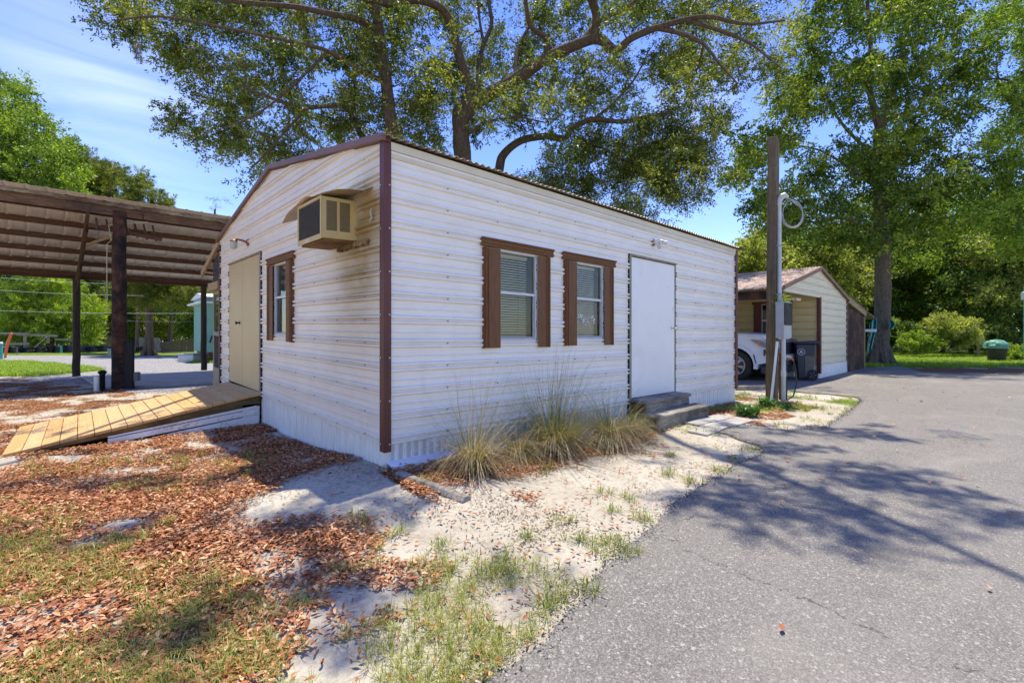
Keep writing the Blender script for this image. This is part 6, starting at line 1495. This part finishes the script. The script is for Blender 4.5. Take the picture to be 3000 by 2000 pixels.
# big bunch grasses along the wall
def bunch(label, x, y, r, n_up, h, n_dn, ld, green, name='bunch_grass', lean=(0, 0), fl=1.):
    z = terr(x, y); t = thing(name, label, 'ornamental grass', (x, y, z))
    def blades(n, hh, out0, out1, grav, w_, m, nm, tmean, hb=0.):
        w_ *= .68; n = int(n * 1.05)
        S = 7; a = rng.uniform(0, 6.283, n); b = np.stack([x + np.cos(a)*r*rng.uniform(0, 1, n)**.6, y + np.sin(a)*r*rng.uniform(0, 1, n)**.6, np.full(n, z) + hb*rng.uniform(0, 1, n)], 1)
        o = rng.uniform(out0, out1, n); d = np.stack([np.cos(a)*o + lean[0]*rng.uniform(.4, 1.2, n), np.sin(a)*o + lean[1]*rng.uniform(.4, 1.2, n), np.ones(n)], 1); d /= np.linalg.norm(d, axis=1, keepdims=True)
        H = hh * rng.uniform(.3, 1.2, n); s = np.stack([-np.sin(a), np.cos(a), 0*a], 1); V = np.empty((n, S, 2, 3)); p = b.copy(); v = d.copy()
        for k in range(S):
            ww = w_ * (1 - k/(S-1))**.7 + .0006; V[:, k, 0] = p - s*ww/2; V[:, k, 1] = p + s*ww/2
            p = p + v * (H/(S-1))[:, None]; v = v + rng.normal(size=(n, 3)) * .07 + np.array([0, 0, -1.]) * grav * (rng.uniform(.5, 1.4, n)[:, None]) / (S-1); v /= np.linalg.norm(v, axis=1, keepdims=True)
            low = p[:, 2] < z + .01; p[low, 2] = z + .012; 
        I = np.arange(n*S*2).reshape(n, S, 2); Fq = np.concatenate([np.stack([I[:, k, 0], I[:, k, 1], I[:, k+1, 1], I[:, k+1, 0]], 1) for k in range(S-1)])
        t_ = np.tile(np.clip(rng.normal(tmean, .25, n), 0, 1), S-1)
        V[..., 1] = np.minimum(V[..., 1], -.035)
        return fast_mesh(nm, V.reshape(-1, 3), Fq, m, t, t_)
    blades(int(n_up*.8), h, .02, 1.0*fl, .45, .0045, 'strawb', 'blades', green)
    blades(int(n_dn*.8), ld, .7, 2.2, 2.3, .0045, 'thatch', 'dead_skirt', .65, .16)
    blades(int(n_dn*.55), ld*1.35, .4, 1.5, 1.6, .0045, 'strawb', 'arching_blades', green*.8, .12)
    return t
bunch('straw-coloured bunch grass nearest the house corner', .53, -.52, .085, 230, .85, 560, .48, .75)
bunch('tallest upright green bunch grass, below the larger window', 1.62, -.42, .11, 520, .98, 900, .58, .3)
bunch('low mounded bunch grass spilling toward the wooden steps', 2.45, -.5, .11, 190, .62, 1050, .62, .25, fl=1.2)
bunch('windswept dry grass clump flopped between the two larger ones', 2.1, -.3, .06, 60, .5, 240, .5, .55, lean=(-.7, -.1))
bunch('low dry bunch grass between the corner clump and the tallest one', 1.1, -.42, .07, 60, .45, 300, .5, .7)
bunch('sprawling grass clump closest to the wooden steps', 2.95, -.45, .08, 70, .45, 360, .5, .35, lean=(.3, -.2))
bunch('short weedy grass tuft beside the left end of the steps', 3.35, -.28, .04, 40, .25, 60, .25, .2)
def lily(label, px, py, r, n, h):
    g_ = gnd(px, py); g_[2] = terr(g_[0], g_[1]); t = thing('strap_leaf_plant', label, 'plant', g_)
    S = 5; a = rng.uniform(0, 6.283, n); rr_ = r * rng.uniform(0, .75, n)**.7; p = np.stack([g_[0] + np.cos(a)*rr_, g_[1] + np.sin(a)*rr_, np.full(n, g_[2]) + h*.35*rng.uniform(0, 1, n)], 1)
    a2 = rng.uniform(0, 6.283, n); o = rng.uniform(.1, 1.1, n); v = np.stack([np.cos(a2)*o, np.sin(a2)*o, np.ones(n)], 1); v /= np.linalg.norm(v, axis=1, keepdims=True); s = np.stack([-np.sin(a2), np.cos(a2), 0*a2], 1)
    V = np.empty((n, S, 2, 3)); H = h * rng.uniform(.4, .9, n)
    for k in range(S):
        ww = .017 * math.sin(math.pi*(.25 + .72*k/(S-1))); V[:, k, 0] = p - s*ww/2; V[:, k, 1] = p + s*ww/2; p = p + v*(H/(S-1))[:, None]; v = v + np.array([0, 0, -.42]); v /= np.linalg.norm(v, axis=1, keepdims=True)
    I = np.arange(n*S*2).reshape(n, S, 2); Fq = np.concatenate([np.stack([I[:, k, 0], I[:, k, 1], I[:, k+1, 1], I[:, k+1, 0]], 1) for k in range(S-1)])
    fast_mesh('leaves', V.reshape(-1, 3), Fq, 'lily', t, np.tile(np.clip(rng.normal(.5, .28, n), 0, 1), S-1)); return t
lily('widest strap-leaved plant on the mulch, left of the utility pole', 2190, 1222, .2, 330, .24)
lily('strap-leaved plant in front of the utility pole foot', 2246, 1196, .15, 230, .22)
lily('smallest strap-leaved plant right of the grey conduit', 2300, 1202, .1, 90, .13)
ep = at(2290, 884, 8.7); t = thing('spider_plant', 'bright spiky air plant growing behind the top of the meter box', 'plant', ep)
n = 90; d = unit(n); d[:, 2] = np.abs(d[:, 2]) * .7 - .1; V, Fq = leafquads(np.tile(ep, (n, 1)) + rng.normal(size=(n, 3))*.05, d, rng.uniform(.08, .2, n), .012, .1)
fast_mesh('leaves', V, Fq, 'lawnb', t, rng.uniform(.1, 1, n))
